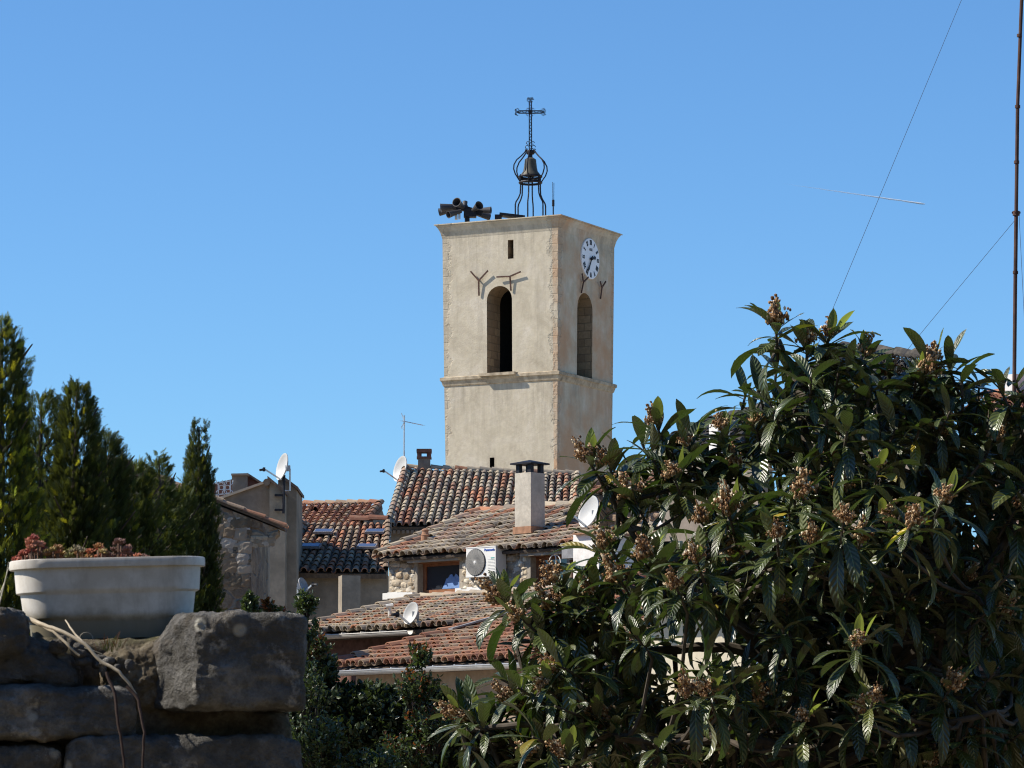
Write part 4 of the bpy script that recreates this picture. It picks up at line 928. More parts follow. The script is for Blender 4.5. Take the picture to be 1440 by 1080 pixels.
# ---------------------------------------------------------------- buildings glimpsed through the loquat
def under(mb, BL, BR, TL, TR, zb):
    """house body whose top follows the roof, with a back slope falling behind the ridge"""
    c = (BL + BR + TL + TR) / 4; q = []
    for p in (BL, BR, TR, TL): v = p.lerp(Vector((c.x, c.y, p.z)), 0.06); v.z = p.z - 0.2; q.append(v)
    bk = [TR + (TR - BR) * 0.9, TL + (TL - BL) * 0.9]
    for v, p, e in ((bk[0], TR, BR), (bk[1], TL, BL)): v.z = e.z - 0.2
    top = [q[0], q[1], q[2], bk[0], bk[1], q[3]]; n = 6; vs = top + [Vector((v.x, v.y, zb)) for v in top]
    mb.add(vs, [(0, 1, 2, 5), (5, 2, 3, 4)] + [tuple([i, i + n, (i + 1) % n + n, (i + 1) % n]) for i in range(n)])
def make_right_side():
    t = thing('white_walled_house', 'bright white house wall just beyond the stone house corner', 'house', (at(812, 900, 63).x, 63, ground_z(63)))
    mb = MB(); block(mb, 806, 842, 752, 63.5, 42, 2.0); mb.build('wall', M['white'], t); mb = MB(); block(mb, 925, 941, 731, 64, 42, 0.8); mb.build('wall', M['white'], t)
    mb = MB(); P, u, w, L = block(mb, 805, 844, 750, 63.4, 42, 2.1, zb=at(806, 752, 63.4).z); mb.build('coping', M['terracotta'], t)
    t = thing('rubble_house', 'pale rubble stone wall under red tiles, half hidden by the loquat', 'house', (at(870, 900, 67).x, 67, ground_z(67)))
    mb = MB(); P, u, w, L = block(mb, 836, 946, 699, 67.5, 42, 3); mb.build('wall', M['mortar'], t); mb = MB(); block(mb, 834, 843, 692, 67.2, 42, 1.0); mb.build('pier', M['rubble'], t)
    mb = MB(); stone_face(mb, at(836, 800, 67.5) - w * 0.02, u, -w, L, at(836, 740, 67.5).z - at(836, 800, 67.5).z, 71); mb.build('stonework', M['stone'], t); mb = MB(); stone_face(mb, at(836, 740, 67.5) - w * 0.02, u, -w, L, at(836, 702, 67.5).z - at(836, 740, 67.5).z, 72, tones=((0.24, 0.17, 0.12), (0.3, 0.22, 0.16)))  # upper stones in darker tones, the eave's shadow put into their colour
    mb.build('stonework', M['stone'], t)
    B = P - w * 0.3 - u * 0.1 + UP * 0.02; tile_roof(B, B + u * (L + 0.4), B + w * 2.6 + UP * 0.85, B + u * (L + 0.4) + w * 2.6 + UP * 0.85, 20, 8, 'roof', t, PAL_RED, 73)
    dish('satellite_dish', 'white satellite dish half hidden behind loquat leaves at the rubble wall', at(827, 719, 66.4), (-0.78, -0.55, 0.28), 0.62, mount=at(838, 735, 67.2))
    t = thing('cream_house', 'sunny cream rendered house wall glimpsed through the loquat branches', 'house', (at(980, 1000, 40).x, 40, ground_z(40)))
    mb = MB(); P, u, w, L = block(mb, 915, 1052, 838, 42, 40, 4, mat=0); mb.build('wall', M['cream'], t)
    mb = MB()
    for x0_, x1_ in ((1064, 1073), (1074, 1083)): q0 = hit(x0_, 952, P - w * 0.03, -w); q1 = hit(x1_, 952, P - w * 0.03, -w); mb.prism([q0, q1, q1 - w * 0.03, q0 - w * 0.03], (0, 0, 0.28))
    mb.build('shutter', simple('blue grey shutter paint', (0.16, 0.22, 0.34), 0.6), t); mb = MB(); mb.prism([Vector((P.x, P.y, 0)) + u * L + UP * -2.0, Vector((P.x, P.y, 0)) + u * (L + 1.4) + UP * -2.0, Vector((P.x, P.y, 0)) + u * (L + 1.4) + w * 3 + UP * -2.0, Vector((P.x, P.y, 0)) + u * L + w * 3 + UP * -2.0], (0, 0, P.z + 2.0 + 0.6)); mb.build('side_wing', M['greyren'], t)
    B = P - w * 0.3 - u * 0.3; tile_roof(B, B + u * (L + 0.6), B + w * 2.6 + UP * 0.7, B + u * (L + 0.6) + w * 2.6 + UP * 0.7, 13, 8, 'roof', t, PAL_RED, 77)
    t = thing('ridge_house', 'dark roofed house whose ridge shows above the loquat crown', 'house', (at(1190, 900, 50).x, 50, ground_z(50)))
    BL = at(1100, 572, 48); BR = at(1335, 590, 46); TL = at(1186, 495, 51); TR = at(1314, 508, 49.5)
    tile_roof(BL, BR, TL, TR, 14, 12, 'roof', t, PAL_SLATE, 81)
    mb = MB(); zb = ground_z(48) - .1; under(mb, BL, BR, TL, TR, zb); mb.build('wall', M['greyren'], t)
    BL = at(925, 634, 56); BR = at(1085, 640, 54); TL = at(1012, 596, 58.5); TR = at(1086, 576, 57)
    t = thing('low_dark_house', 'low dark tiled roof behind the loquat with a white chimney', 'house', (BL.x, BL.y, ground_z(55)))
    tile_roof(BL, BR, TL, TR, 8, 8, 'roof', t, PAL_SLATE, 83)
    mb = MB(); zb = ground_z(55) - .1; under(mb, BL, BR, TL, TR, zb); mb.build('wall', M['greyren'], t)
    mb = MB(); block(mb, 997, 1009, 597, 54, 42, 0.3, zb=at(1000, 650, 54).z); mb.build('chimney', M['white'], t)
    BL = at(1366, 592, 42); BR = at(1520, 590, 40); TL = at(1392, 566, 44); TR = at(1540, 530, 43)
    t = thing('pink_house', 'pinkish house with red tiles and a white chimney next to the tall mast', 'house', (BL.x, BL.y, ground_z(42)))
    tile_roof(BL, BR, TL, TR, 8, 7, 'roof', t, PAL_RED, 87)
    mb = MB(); zb = ground_z(42) - .1; under(mb, BL, BR, TL, TR, zb); mb.build('wall', plaster('pinkish wall render', (0.42, 0.29, 0.23), 1.0), t)
    mb = MB(); block(mb, 1413, 1428, 527, 43.3, 42, 0.35, zb=at(1420, 590, 43.3).z); mb.build('chimney', M['white'], t)
make_right_side()

# ---------------------------------------------------------------- guyed mast
def make_mast():
    Y = 38; P = lambda px, py, d=0: at(px, py, Y + d); b = P(1424, 700); gz = ground_z(Y)
    t = thing('guyed_mast', 'tall slim rusty steel mast with wire stays at the edge of the view', 'mast', (b.x - 0.03, Y, gz))
    mb = MB(); pts = [Vector((b.x - 0.03, Y, gz - 0.1)), P(1425.5, 620), P(1427.5, 420), P(1429, 300)]
    mb.tube(pts, 0.022, 10); mb.tube([P(1429, 300), P(1431, 150)], 0.021, 10); mb.tube([P(1431, 150), P(1437, -10), P(1444, -260)], 0.02, 10)
    for x, y in ((1431, 150), (1429.6, 228), (1428, 383), (1433.6, 50)): mb.tube([P(x, y + 2), P(x, y - 2)], 0.03, 10)
    mb.build('pole', M['rust'], t)
    mb = MB(); mb.tube([P(1429, 303), P(1429, 297)], 0.04, 10); mb.bar(P(1423, 299), P(1435, 299), 0.02, 0.02); mb.bar(P(1429, 299, -.06), P(1429, 299, .06), 0.02, 0.02); mb.build('stay_collar', M['rust'], t)
    wire = simple('thin stay wire', (0.10, 0.11, 0.14), 0.5, 0.5)
    mb = MB(); mb.tube([P(1443, -218), at(1352, 0, 37), at(1170, 437, 35), at(1070, 676, 34)], 0.0026, 5); mb.build('stay_wire', wire, t)
    mb = MB(); mb.tube([P(1427, 310), at(1308, 453, 38), at(1220, 560, 38)], 0.0026, 5); mb.build('stay_wire', wire, t)
    mb = MB(); mb.tube([P(1433, 300), at(1439, 420, 37.8), at(1446, 560, 37.6)], 0.0025, 5); mb.build('stay_wire', wire, t)
make_mast()

# ---------------------------------------------------------------- condensation trail
def make_contrail():
    A = at(1100, 258, 6000); B = at(1301, 287, 6000); mb = MB(); pts = []; rs = []; N = 40
    for k in range(N + 1):
        f = k / N; p = A.lerp(B, f); p += Vector((0, 0, noise.noise((f * 14, 0, 0)) * 0.5)); pts.append(p); rs.append((1.5 * (0.35 + 0.65 * f) * (1 + 0.3 * noise.noise((f * 30, 3, 0)))) if f < 0.985 else 0.5)
    mb.tube(pts, rs, 10)
    o = mb.build('contrail', [], None, True); t = NT('ice cloud trail'); t.set((0.9, 0.9, 0.9), 1.0, spec=0)
    tr = t.n('ShaderNodeBsdfTransparent'); mx = t.n('ShaderNodeMixShader'); L = B.x - A.x
    x = t.sep()[0]; f = t.math('DIVIDE', t.math('SUBTRACT', x, A.x), L); nz = t.noise(0.03, 4, 0.6)
    t.l(t.math('MULTIPLY', t.math('POWER', f, 0.9), t.math('ADD', 0.3, t.math('MULTIPLY', nz, 0.9))), mx.inputs[0]); t.l(tr.outputs[0], mx.inputs[1]); t.l(t.b.outputs[0], mx.inputs[2]); t.l(mx.outputs[0], t.out.inputs[0])
    o.data.materials.append(t.m); tag(o, 'faint thin white condensation trail of an aircraft in the blue sky', 'contrail')
make_contrail()
# ================================================================ loquat tree
def nrm_(v): return v / (np.linalg.norm(v) + 1e-9)
class Leaves:
    NT_, NV_ = 9, 5
    def __init__(s): s.V = []; s.T = []; s.U = []; s.n = 0
    def add(s, p, h, L, W, droop, twist=0.0, fold=0.3, tint=(1, 1, 1)):
        p = np.array(p, float); h = nrm_(np.array(h, float)); g = np.array((0, 0, -1.0)); dn = g - h * g.dot(h)
        if np.linalg.norm(dn) < 0.15: dn = np.array((random.uniform(-1, 1), random.uniform(-1, 1), 0.1)); dn -= h * dn.dot(h)
        dn = nrm_(dn); t = np.linspace(0, 1, s.NT_); pos = np.zeros((s.NT_, 3)); q = p.copy(); rows = []; st = L / (s.NT_ - 1)
        for i, x in enumerate(t):
            a = droop * (0.25 + 0.75 * x) * x * 1.0 if droop > 0 else droop * x
            d = h * math.cos(a) + dn * math.sin(a); nn = -dn * math.cos(a) + h * math.sin(a); sd = np.cross(d, nn)
            tw = twist * x; nn2 = nn * math.cos(tw) + sd * math.sin(tw); sd2 = sd * math.cos(tw) - nn * math.sin(tw)
            if i: q = q + d * st
            w = W * (math.sin(math.pi * min(1, max(0.0, x)) ** 1.15) ** 0.85 if 0 < x < 1 else 0.0) * 0.5 + (0.0035 if x < 0.9 else 0.0006)
            for v in (-1, -0.5, 0, 0.5, 1):
                z = w * fold * (abs(v) * 1.5 - v * v * 0.8) + 0.05 * W * math.sin(x * 9 + v * 2 + L * 50) * abs(v)
                s.V.append(q + sd2 * (v * w) + nn2 * z); s.U.append((x, v, 0)); s.T.append(tint)
        s.n += 1
    def build(s, name, mat, parent):
        q = []
        for i in range(s.NT_ - 1):
            for j in range(s.NV_ - 1): a = i * s.NV_ + j; q.append((a, a + 1, a + s.NV_ + 1, a + s.NV_))
        q = np.array(q)[None] + (np.arange(s.n) * s.NT_ * s.NV_)[:, None, None]
        return mesh_np(name, np.array(s.V), q.reshape(-1, 4), mat, parent, np.array(s.T), np.array(s.U), True)
def inside(poly, x, y):
    c = False; n = len(poly)
    for i in range(n):
        x0, y0 = poly[i]; x1, y1 = poly[i - 1]
        if (y0 > y) != (y1 > y) and x < (x1 - x0) * (y - y0) / (y1 - y0) + x0: c = not c
    return c
def edge_dist(poly, x, y):
    b = 1e9
    for i in range(len(poly)):
        x0, y0 = poly[i]; x1, y1 = poly[i - 1]; dx, dy = x1 - x0, y1 - y0; t = max(0, min(1, ((x - x0) * dx + (y - y0) * dy) / (dx * dx + dy * dy + 1e-9)))
        b = min(b, math.hypot(x - x0 - t * dx, y - y0 - t * dy))
    return b
M['leaf'] = leafmat('glossy loquat leaf', (0.033, 0.043, 0.011), (0.115, 0.115, 0.058), (0.05, 0.10, 0.012), 0.18, 0.36, 9.5, 0.85, True, 1.45)
M['young'] = leafmat('young loquat leaf', (0.10, 0.13, 0.028), (0.17, 0.19, 0.08), (0.25, 0.31, 0.045), 0.42, 0.45, 7, 0.35, True)
t = NT('woolly brown blossom'); t.K = 1.6; a = t.noise(60, 3); c = t.attr('tint')
M['blossom'] = t.set(t.mix(t.ramp(a, [(0.35, 0.5), (0.6, 0)]), c, (0.07, 0.035, 0.015)), 0.95, spec=0.1)
M['darkbark'] = simple('dark twig bark', (0.035, 0.028, 0.02), 0.9, var=0.4, scale=18)
M['bark'] = simple('grey brown bark', (0.085, 0.068, 0.05), 0.9, var=0.5, scale=18)

def blossom_mesh(seed):
    rng = random.Random(seed); mb = MB(); ico = bmesh.new(); bmesh.ops.create_icosphere(ico, subdivisions=1, radius=1.0)
    iv = [v.co.copy() for v in ico.verts]; fi = [tuple(v.index for v in f.verts) for f in ico.faces]; ico.free()
    tones = [((0.25, 0.155, 0.08), 4), ((0.18, 0.10, 0.05), 4), ((0.38, 0.275, 0.16), 3), ((0.56, 0.48, 0.35), 2), ((0.11, 0.065, 0.04), 3)]
    ax = [(Vector((0, 0, 1)), 0.11)] + [(Vector((math.cos(k * 1.26 + seed), math.sin(k * 1.26 + seed), rng.uniform(0.1, 0.9))).normalized(), rng.uniform(0.05, 0.075)) for k in range(6)]
    for d, L in ax:
        o = Vector((0, 0, rng.uniform(0, 0.05))); mb.tube([o, o + d * L * 0.6, o + d * L], [0.006, 0.005, 0.003], 5, tint=(0.26, 0.14, 0.06))
        for k in range(int(L * 460)):
            f = rng.uniform(0.25, 1.05); p = o + d * L * f + Vector((rng.gauss(0, 1), rng.gauss(0, 1), rng.gauss(0, 1))) * 0.014; r = rng.uniform(0.0055, 0.0105); c = pick(tones, rng)
            st = Vector((rng.uniform(.6, 1.2), rng.uniform(.6, 1.2), rng.uniform(.8, 1.9)))
            mb.add([p + Vector((v.x * st.x, v.y * st.y, v.z * st.z)) * r * rng.uniform(0.75, 1.25) for v in iv], fi, 0, c)
    o = mb.build('flower_cluster', M['blossom']); me = o.data; bpy.data.objects.remove(o); return me

def make_loquat():
    Y0 = 16.0; base = at(1185, 1500, 16.2); base.z = ground_z(16.2)
    t = thing('loquat_tree', 'large dark loquat tree with long ribbed drooping leaves and brown flower clusters', 'tree', base)
    OUT = [(598, 1010), (640, 925), (668, 862), (720, 800), (775, 790), (800, 745), (795, 690), (812, 640), (860, 650), (905, 585), (950, 600), (1005, 590), (1050, 570), (1075, 520), (1068, 450), (1090, 428), (1130, 462), (1165, 452), (1222, 482), (1260, 512), (1300, 475), (1335, 490), (1390, 545), (1470, 540), (1520, 600), (1530, 1200), (585, 1200)]
    FL = [(1090, 440, 1.1), (1166, 457, .7), (1135, 470, .8), (1221, 484, .8), (1312, 492, 1.1), (1308, 515, 1.0), (1256, 512, .8), (1325, 598, .95), (1404, 607, 1.0), (1172, 624, .95), (1062, 582, .8), (1012, 590, .8), (917, 582, .95), (818, 632, 1.0), (848, 642, .95), (882, 682, 1.1), (942, 655, .9), (962, 612, .7), (1030, 640, .9), (1022, 706, 1.1), (985, 722, .9), (1130, 682, 1.1), (1183, 677, .8), (1188, 720, .9), (1212, 744, .9), (1140, 748, .9), (1092, 742, .9), (1252, 716, .8), (1287, 722, .9), (1331, 690, .8), (1028, 770, .9), (975, 775, .9), (906, 772, .9), (862, 800, 1.0), (848, 755, .9), (826, 820, .7), (945, 812, .8), (693, 832, 1.0), (775, 808, .95), (768, 838, .9), (722, 858, .9), (752, 905, .5), (705, 970, 1.0), (722, 988, 1.0), (770, 935, .9), (792, 938, .9), (755, 955, .8), (628, 995, .9), (645, 1002, .8), (838, 1010, 1.15), (800, 1005, .5), (690, 1042, .9), (738, 1052, 1.0), (780, 1050, .7), (965, 962, .9), (990, 965, .8), (1000, 1000, 1.0), (1070, 968, .95), (1128, 1000, .7), (975, 1062, 1.0), (1212, 985, .9), (1232, 972, .7), (1345, 956, 1.0), (1208, 892, .6), (1325, 830, .6), (1420, 848, .9), (1390, 1016, .8), (1368, 800, .7), (1285, 838, .5), (1240, 640, .6), (1105, 830, .6), (1015, 1045, .8), (1310, 1062, .7), (1440, 700, .8)]
    rng = random.Random(3); old = Leaves(); young = Leaves(); tips = []
    def depth(x, y, lo=-1, hi=1):
        b = min(1.0, edge_dist(OUT, x, y) / 190.0); return Y0 + 1.15 * b * rng.uniform(lo, hi)
    CEN = at(1130, 1000, 16.2)
    def rosette(p, axis, nl, scale, flower, ydir=None):
        axis = axis.normalized(); e1 = axis.orthogonal().normalized(); e2 = axis.cross(e1); ph = rng.uniform(0, 6.28)
        for k in range(nl):
            f = k / max(1, nl - 1); th = ph + k * 2.399 + rng.uniform(-.25, .25); tilt = R(38 + 82 * f + rng.uniform(-14, 14))
            h = axis * math.cos(tilt) + (e1 * math.cos(th) + e2 * math.sin(th)) * math.sin(tilt)
            L = rng.uniform(0.15, 0.31) * scale * (0.8 + 0.3 * f); st = p - axis * (0.015 + 0.10 * f)
            b = rng.uniform(0.6, 1.4); yb = rng.random(); yb = yb if yb < .985 else 3
            old.add(st, h, L, L * rng.uniform(0.17, 0.25), R(rng.uniform(20, 75)) * (0.6 + 0.6 * f), rng.uniform(-0.7, 0.7), rng.uniform(0.15, 0.55), (5.5 * b, 3.2 * b, 1.1 * b) if yb == 3 else (b * (1 + 0.5 * (yb > .85)), b * (1 + .3 * (yb > .85)), b * 0.9))
        if flower:
            for k in range(rng.choice((1, 2, 2, 3))):
                th = rng.uniform(0, 6.28); tilt = R(rng.uniform(8, 38)); h = (axis * 0.5 + UP).normalized(); g1 = h.orthogonal().normalized(); g2 = h.cross(g1)
                h = h * math.cos(tilt) + (g1 * math.cos(th) + g2 * math.sin(th)) * math.sin(tilt); L = rng.uniform(0.10, 0.17) * scale; b = rng.uniform(0.65, 1.25)
                young.add(p + (g1 * math.cos(th) + g2 * math.sin(th)) * 0.025, h, L, L * rng.uniform(0.20, 0.31), R(rng.uniform(-25, 30)), rng.uniform(-.6, .6), rng.uniform(.2, .6), (b, b, b))
    meshes = [blossom_mesh(s) for s in range(6)]; s_px = Y0 / F
    for i, (x, y, sc) in enumerate(FL):
        Y = depth(x, y, -0.95, -0.15) if i > 12 else depth(x, y, -0.4, 0.3); c = at(x, y, Y); ax = (c - CEN); ax = Vector((ax.x * 0.55, ax.y * 0.6 - 0.1, abs(ax.z) * 0.3 + 0.55)).normalized()
        p = c - ax * 0.06; o = bpy.data.objects.new('flower_cluster', meshes[i % 6]); C.objects.link(o); o.parent = t; o.location = p - base + ax * 0.01
        o.rotation_mode = 'QUATERNION'; o.rotation_quaternion = ax.to_track_quat('Z', 'Y'); o.rotation_euler.z = 0; z = sc * rng.uniform(0.66, 0.94); o.scale = (z, z, z * rng.uniform(0.85, 1.1))
        rosette(p, ax, rng.randint(10, 15), 0.95 if i > 4 else 1.0, True); tips.append((p, ax))
    for x, y in ((1378, 535), (1425, 535), (1352, 528), (1405, 545), (1440, 560), (1332, 512), (1392, 572), (1432, 585), (1365, 600), (1330, 540), (1290, 520), (1270, 560), (1050, 548), (1066, 548), (1092, 515), (1020, 605), (972, 608), (1052, 600), (1082, 565), (940, 625), (902, 622), (880, 648), (1105, 560), (1000, 640), (1150, 500), (1190, 520), (870, 720), (838, 770), (815, 800), (800, 850)):
        c = at(x, y, Y0 + rng.uniform(-0.1, 0.5)); ax = Vector((rng.uniform(-.5, .2), rng.uniform(-.4, .2), 0.8)).normalized(); rosette(c, ax, rng.randint(9, 13), rng.uniform(0.8, 1.0), False); tips.append((c, ax))
    cnt = 0; gaps = [(895, 745, 45, 28), (975, 885, 42, 26), (940, 945, 28, 34), (1020, 895, 22, 26), (700, 905, 30, 22), (828, 725, 16, 34)]
    while cnt < 700:
        x = rng.uniform(590, 1500); y = rng.uniform(430, 1150)
        if not inside(OUT, x, y) or edge_dist(OUT, x, y) < 38: continue
        if any(((x - gx) / (gw + 22)) ** 2 + ((y - gy) / (gh + 18)) ** 2 < 1 for gx, gy, gw, gh in gaps): continue
        if cnt > 290 and (x < (820 if cnt < 450 else 1040) or y < (760 if cnt < 450 else 520)): continue
        Y = depth(x, y, -0.7, 1.1) if cnt < 290 else Y0 + rng.uniform(0.5, 2.0); c = at(x, y, Y); ax = (c - CEN); ax = Vector((ax.x * 0.7, ax.y * 0.7 - 0.05, abs(ax.z) * 0.3 + 0.5 + rng.uniform(-.2, .2))).normalized()
        rosette(c, ax, rng.randint(9, 14), rng.uniform(0.75, 1.02), False); tips.append((c, ax)); cnt += 1
    old.build('crown', M['leaf'], t); young.build('young_leaves', M['young'], t)
    # trunk and limbs
    mb = MB(); Z = lambda x, y, d=0.0: at(x, y, 16.2 + d)
    limbs = [([base - UP * 0.1, Z(1178, 1300), Z(1172, 1100), Z(1165, 1040)], 0.075, 0.055), ([Z(1165, 1040), Z(1130, 960), Z(1120, 860), Z(1160, 740), Z(1130, 600), Z(1095, 478)], 0.05, 0.012),
             ([Z(1150, 1000), Z(1085, 935), Z(1040, 913), Z(960, 912), Z(870, 918), Z(800, 905), Z(720, 900)], 0.034, 0.010), ([Z(1085, 935, .05), Z(1010, 850, -.1), Z(930, 800, -.2), Z(870, 720, -.2), Z(845, 668, -.1)], 0.028, 0.009),
             ([Z(1120, 860), Z(1060, 770, .2), Z(1000, 690, .2), Z(930, 620, .1)], 0.026, 0.009), ([Z(1168, 1060), Z(1250, 940, -.2), Z(1300, 820, -.3), Z(1330, 720, -.2), Z(1318, 540, 0)], 0.045, 0.012),
             ([Z(1250, 940, -.2), Z(1350, 860, -.4), Z(1420, 740, -.3), Z(1450, 600, 0)], 0.034, 0.012), ([Z(1170, 1080), Z(1050, 1040, -.4), Z(900, 1040, -.6), Z(760, 1020, -.5), Z(650, 1030, -.3)], 0.034, 0.010),
             ([Z(1300, 820, -.3), Z(1250, 700, .2), Z(1235, 560, .2)], 0.026, 0.01), ([Z(1170, 1080), Z(1290, 1030, -.6), Z(1400, 1000, -.7)], 0.03, 0.01), ([Z(1160, 740), Z(1200, 620, .2), Z(1215, 520, .1)], 0.02, 0.009), ([Z(870, 918), Z(790, 870, -.2), Z(755, 850, -.2)], 0.016, 0.008)]
    nodes = []
    for pts, r0, r1 in limbs:
        P = []; n = len(pts)
        for i in range(n - 1):
            a, b = pts[i], pts[i + 1]; p0 = pts[max(i - 1, 0)]; p3 = pts[min(i + 2, n - 1)]
            for k in range(8):
                u = k / 8; q = 0.5 * ((2 * a) + (b - p0) * u + (2 * p0 - 5 * a + 4 * b - p3) * u * u + (3 * a - p0 - 3 * b + p3) * u ** 3); P.append(q + Vector((noise.noise(q * 9), noise.noise(q * 9 + Vector((5, 0, 0))), noise.noise(q * 9 + Vector((0, 7, 0))))) * 0.012)
        P.append(pts[-1]); m = len(P); rr = [r0 + (r1 - r0) * i / (m - 1) for i in range(m)]
        mb.tube(P, [r * (1 + 0.12 * noise.noise(p * 20)) for p, r in zip(P, rr)], 9)
        nodes += [(p, r) for p, r in zip(P[2:], rr[2:])]
    for p, ax in tips:
        q, r = min(nodes, key=lambda n: (n[0] - p).length + 0.6 * max(0, n[0].z - p.z + 0.05)); q0 = p - ax * 0.16
        if (q - p).length > 1.3: q = q0.lerp(q, 1.3 / (q - p).length)
        mid = q.lerp(q0, 0.5) + Vector((rng.uniform(-.04, .04), rng.uniform(-.04, .04), -0.05))
        mb.tube([q, q.lerp(mid, .5) - UP * 0.015, mid, q0, p], [min(r * 0.7, 0.013), 0.0105, 0.009, 0.0075, 0.006], 6)
    mb.build('trunk', M['bark'], t, True)
make_loquat()

# ================================================================ conifers
def frond():
    V = []; Fq = []
    def leaf(a, b, w):
        d = b - a; s = np.array((-d[1], d[0], 0)); s = s / (np.linalg.norm(s) + 1e-9) * w; i = len(V)
        V.extend([a - s, a + s, b + s * 0.25, b - s * 0.25]); Fq.append((i, i + 1, i + 2, i + 3))
    leaf(np.array((0, 0, 0.)), np.array((0, 1.0, 0.03)), 0.028)
    for k in range(7):
        y = 0.1 + 0.12 * k; L = 0.42 * (1 - 0.09 * k)
        for s in (-1, 1):
            a = np.array((0, y, 0.)); b = np.array((s * L * 0.62, y + L * 0.7, 0.06 * math.sin(k * 2.3 + s))); leaf(a, b, 0.034)
            if k < 3: m = a + (b - a) * 0.55; leaf(m, m + np.array((s * L * 0.1, L * 0.45, 0.05)), 0.03)
    return np.array(V), np.array(Fq)
FR_V, FR_F = frond()
def frames(D, rng):
    D = D / np.linalg.norm(D, axis=1, keepdims=True); A = rng.normal(size=D.shape); X = np.cross(D, A); X /= np.linalg.norm(X, axis=1, keepdims=True); return X, D, np.cross(X, D)
def scatter(name, P, D, S, tint, mat, parent, rng, PV=None, PF=None):
    PV = FR_V if PV is None else PV; PF = FR_F if PF is None else PF
    X, Yv, Zv = frames(D, rng)
    V = P[:, None] + S[:, None, None] * (PV[None, :, 0:1] * X[:, None] + PV[None, :, 1:2] * Yv[:, None] + PV[None, :, 2:3] * Zv[:, None])
    Fq = PF[None] + (np.arange(len(P)) * len(PV))[:, None, None]
    return mesh_np(name, V.reshape(-1, 3), Fq.reshape(-1, PF.shape[1]), mat, parent, np.repeat(tint, len(PV), 0))
M['conifer'] = leafmat('conifer scale foliage', (0.038, 0.058, 0.016), (0.034, 0.05, 0.018), (0.13, 0.15, 0.02), 0.34, 0.6, 0, 0.25, True)
def conifer(px, pytop, Y, prof, n, label, seed, tips=((0, 0),), sun_gold=0.1, S=(0.04, 0.09), lean=0.6, dark=1.0):
    """prof: list of (pixel row, half width in pixels)"""
    n = int(n * 1.9); pytop += 10; prof = [(a_ + 10, w_) for a_, w_ in prof]
    rng = np.random.default_rng(seed); b = at(px, 1100, Y); b.z = ground_z(Y); s = Y / F
    t = thing('conifer_tree', label, 'conifer', b, group='conifers of the hedge')
    ys = np.array([p[0] for p in prof], float); ws = np.array([p[1] for p in prof], float)
    y = pytop + (1110 - pytop) * rng.random(n * 3) ** 0.85; w = np.interp(y, ys, ws); keep = rng.random(len(y)) < (w + 6) / (ws.max() + 6); y = y[keep][:n]; w = w[keep][:n]; m = len(y)
    th = rng.random(m) * 2 * math.pi; lobe = 0.72 + 0.28 * np.sin(th * 3 + y * 0.045 + seed) * np.sin(y * 0.06 + th * 2 + seed * 2)
    rr = np.sqrt(rng.random(m) * 0.75 + 0.25) * lobe; tip = np.array([tips[i % len(tips)][0] for i in range(m)], float); fade = np.clip(1 - (y - pytop) / 120.0, 0, 1) * tip
    x0 = np.array([at(px, yy, Y) for yy in (pytop, 1110)]); zt, zb = x0[0][2], x0[1][2]; z = zt + (zb - zt) * (y - pytop) / (1110 - pytop)
    P = np.stack([b.x + (rr * w * np.cos(th) + fade) * s, Y + rr * w * np.sin(th) * s, z], 1)
    D = np.stack([np.cos(th) * lean, np.sin(th) * lean, 0.9 + 0.2 * rng.random(m)], 1) + rng.normal(size=(m, 3)) * 0.28
    g = (rng.random(m) < sun_gold)[:, None] * (rr > 0.6)[:, None]; br = (0.55 + 1.0 * rng.random(m))[:, None] * dark
    tint = np.where(g, np.array([[3.3, 2.7, 1.0]]), np.array([[1.0, 1.0, 1.0]])) * br  # golden outer sprays: sunlight painted into the foliage tint
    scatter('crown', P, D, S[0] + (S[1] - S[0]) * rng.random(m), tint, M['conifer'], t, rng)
    mb = MB(); mb.tube([b - UP * 0.1, Vector((b.x, b.y, zb)), Vector((b.x, b.y, zt * 0.7 + zb * 0.3)), Vector((b.x, b.y, zt - 0.03))], [0.09, 0.07, 0.03, 0.004], 8)
    for k in range(26):
        f = 0.05 + 0.9 * k / 26; yy = pytop + 30 + (1080 - pytop) * f; a = k * 2.4; wv = np.interp(yy, ys, ws) * s; zc = zt + (zb - zt) * (yy - pytop) / (1110 - pytop)
        mb.tube([(b.x, b.y, zc - 0.1), (b.x + math.cos(a) * wv * 0.5, b.y + math.sin(a) * wv * 0.5, zc), (b.x + math.cos(a) * wv * 0.9, b.y + math.sin(a) * wv * 0.9, zc + 0.12)], [0.016, 0.01, 0.004], 5)
    mb.build('trunk', M['bark'], t)
conifer(-8, 440, 22, [(440, 6), (452, 22), (475, 40), (525, 56), (590, 54), (700, 66), (1110, 95)], 6500, 'tallest conifer of the hedge, with golden sunlit tips', 1, sun_gold=0.5, dark=1.15)
conifer(50, 546, 24.5, [(546, 16), (556, 28), (590, 40), (680, 54), (1110, 75)], 4600, 'dark conifer in the dip beside the tallest sunlit one', 2, sun_gold=0.15)
conifer(100, 532, 23.5, [(532, 9), (544, 22), (565, 31), (620, 38), (680, 52), (800, 66), (1110, 80)], 6200, 'conifer with loose feathery top, second highest of the hedge', 3, sun_gold=0.1, dark=0.8)
conifer(142, 602, 24.5, [(602, 8), (612, 20), (630, 34), (660, 48), (740, 62), (1110, 75)], 5200, 'mid green conifer sloping down from the feathery topped one', 4, sun_gold=0.06, dark=0.85)
conifer(182, 640, 25, [(640, 22), (660, 42), (740, 58), (1110, 70)], 4600, 'low dark conifer under the brown roof edge', 5, sun_gold=0.03)
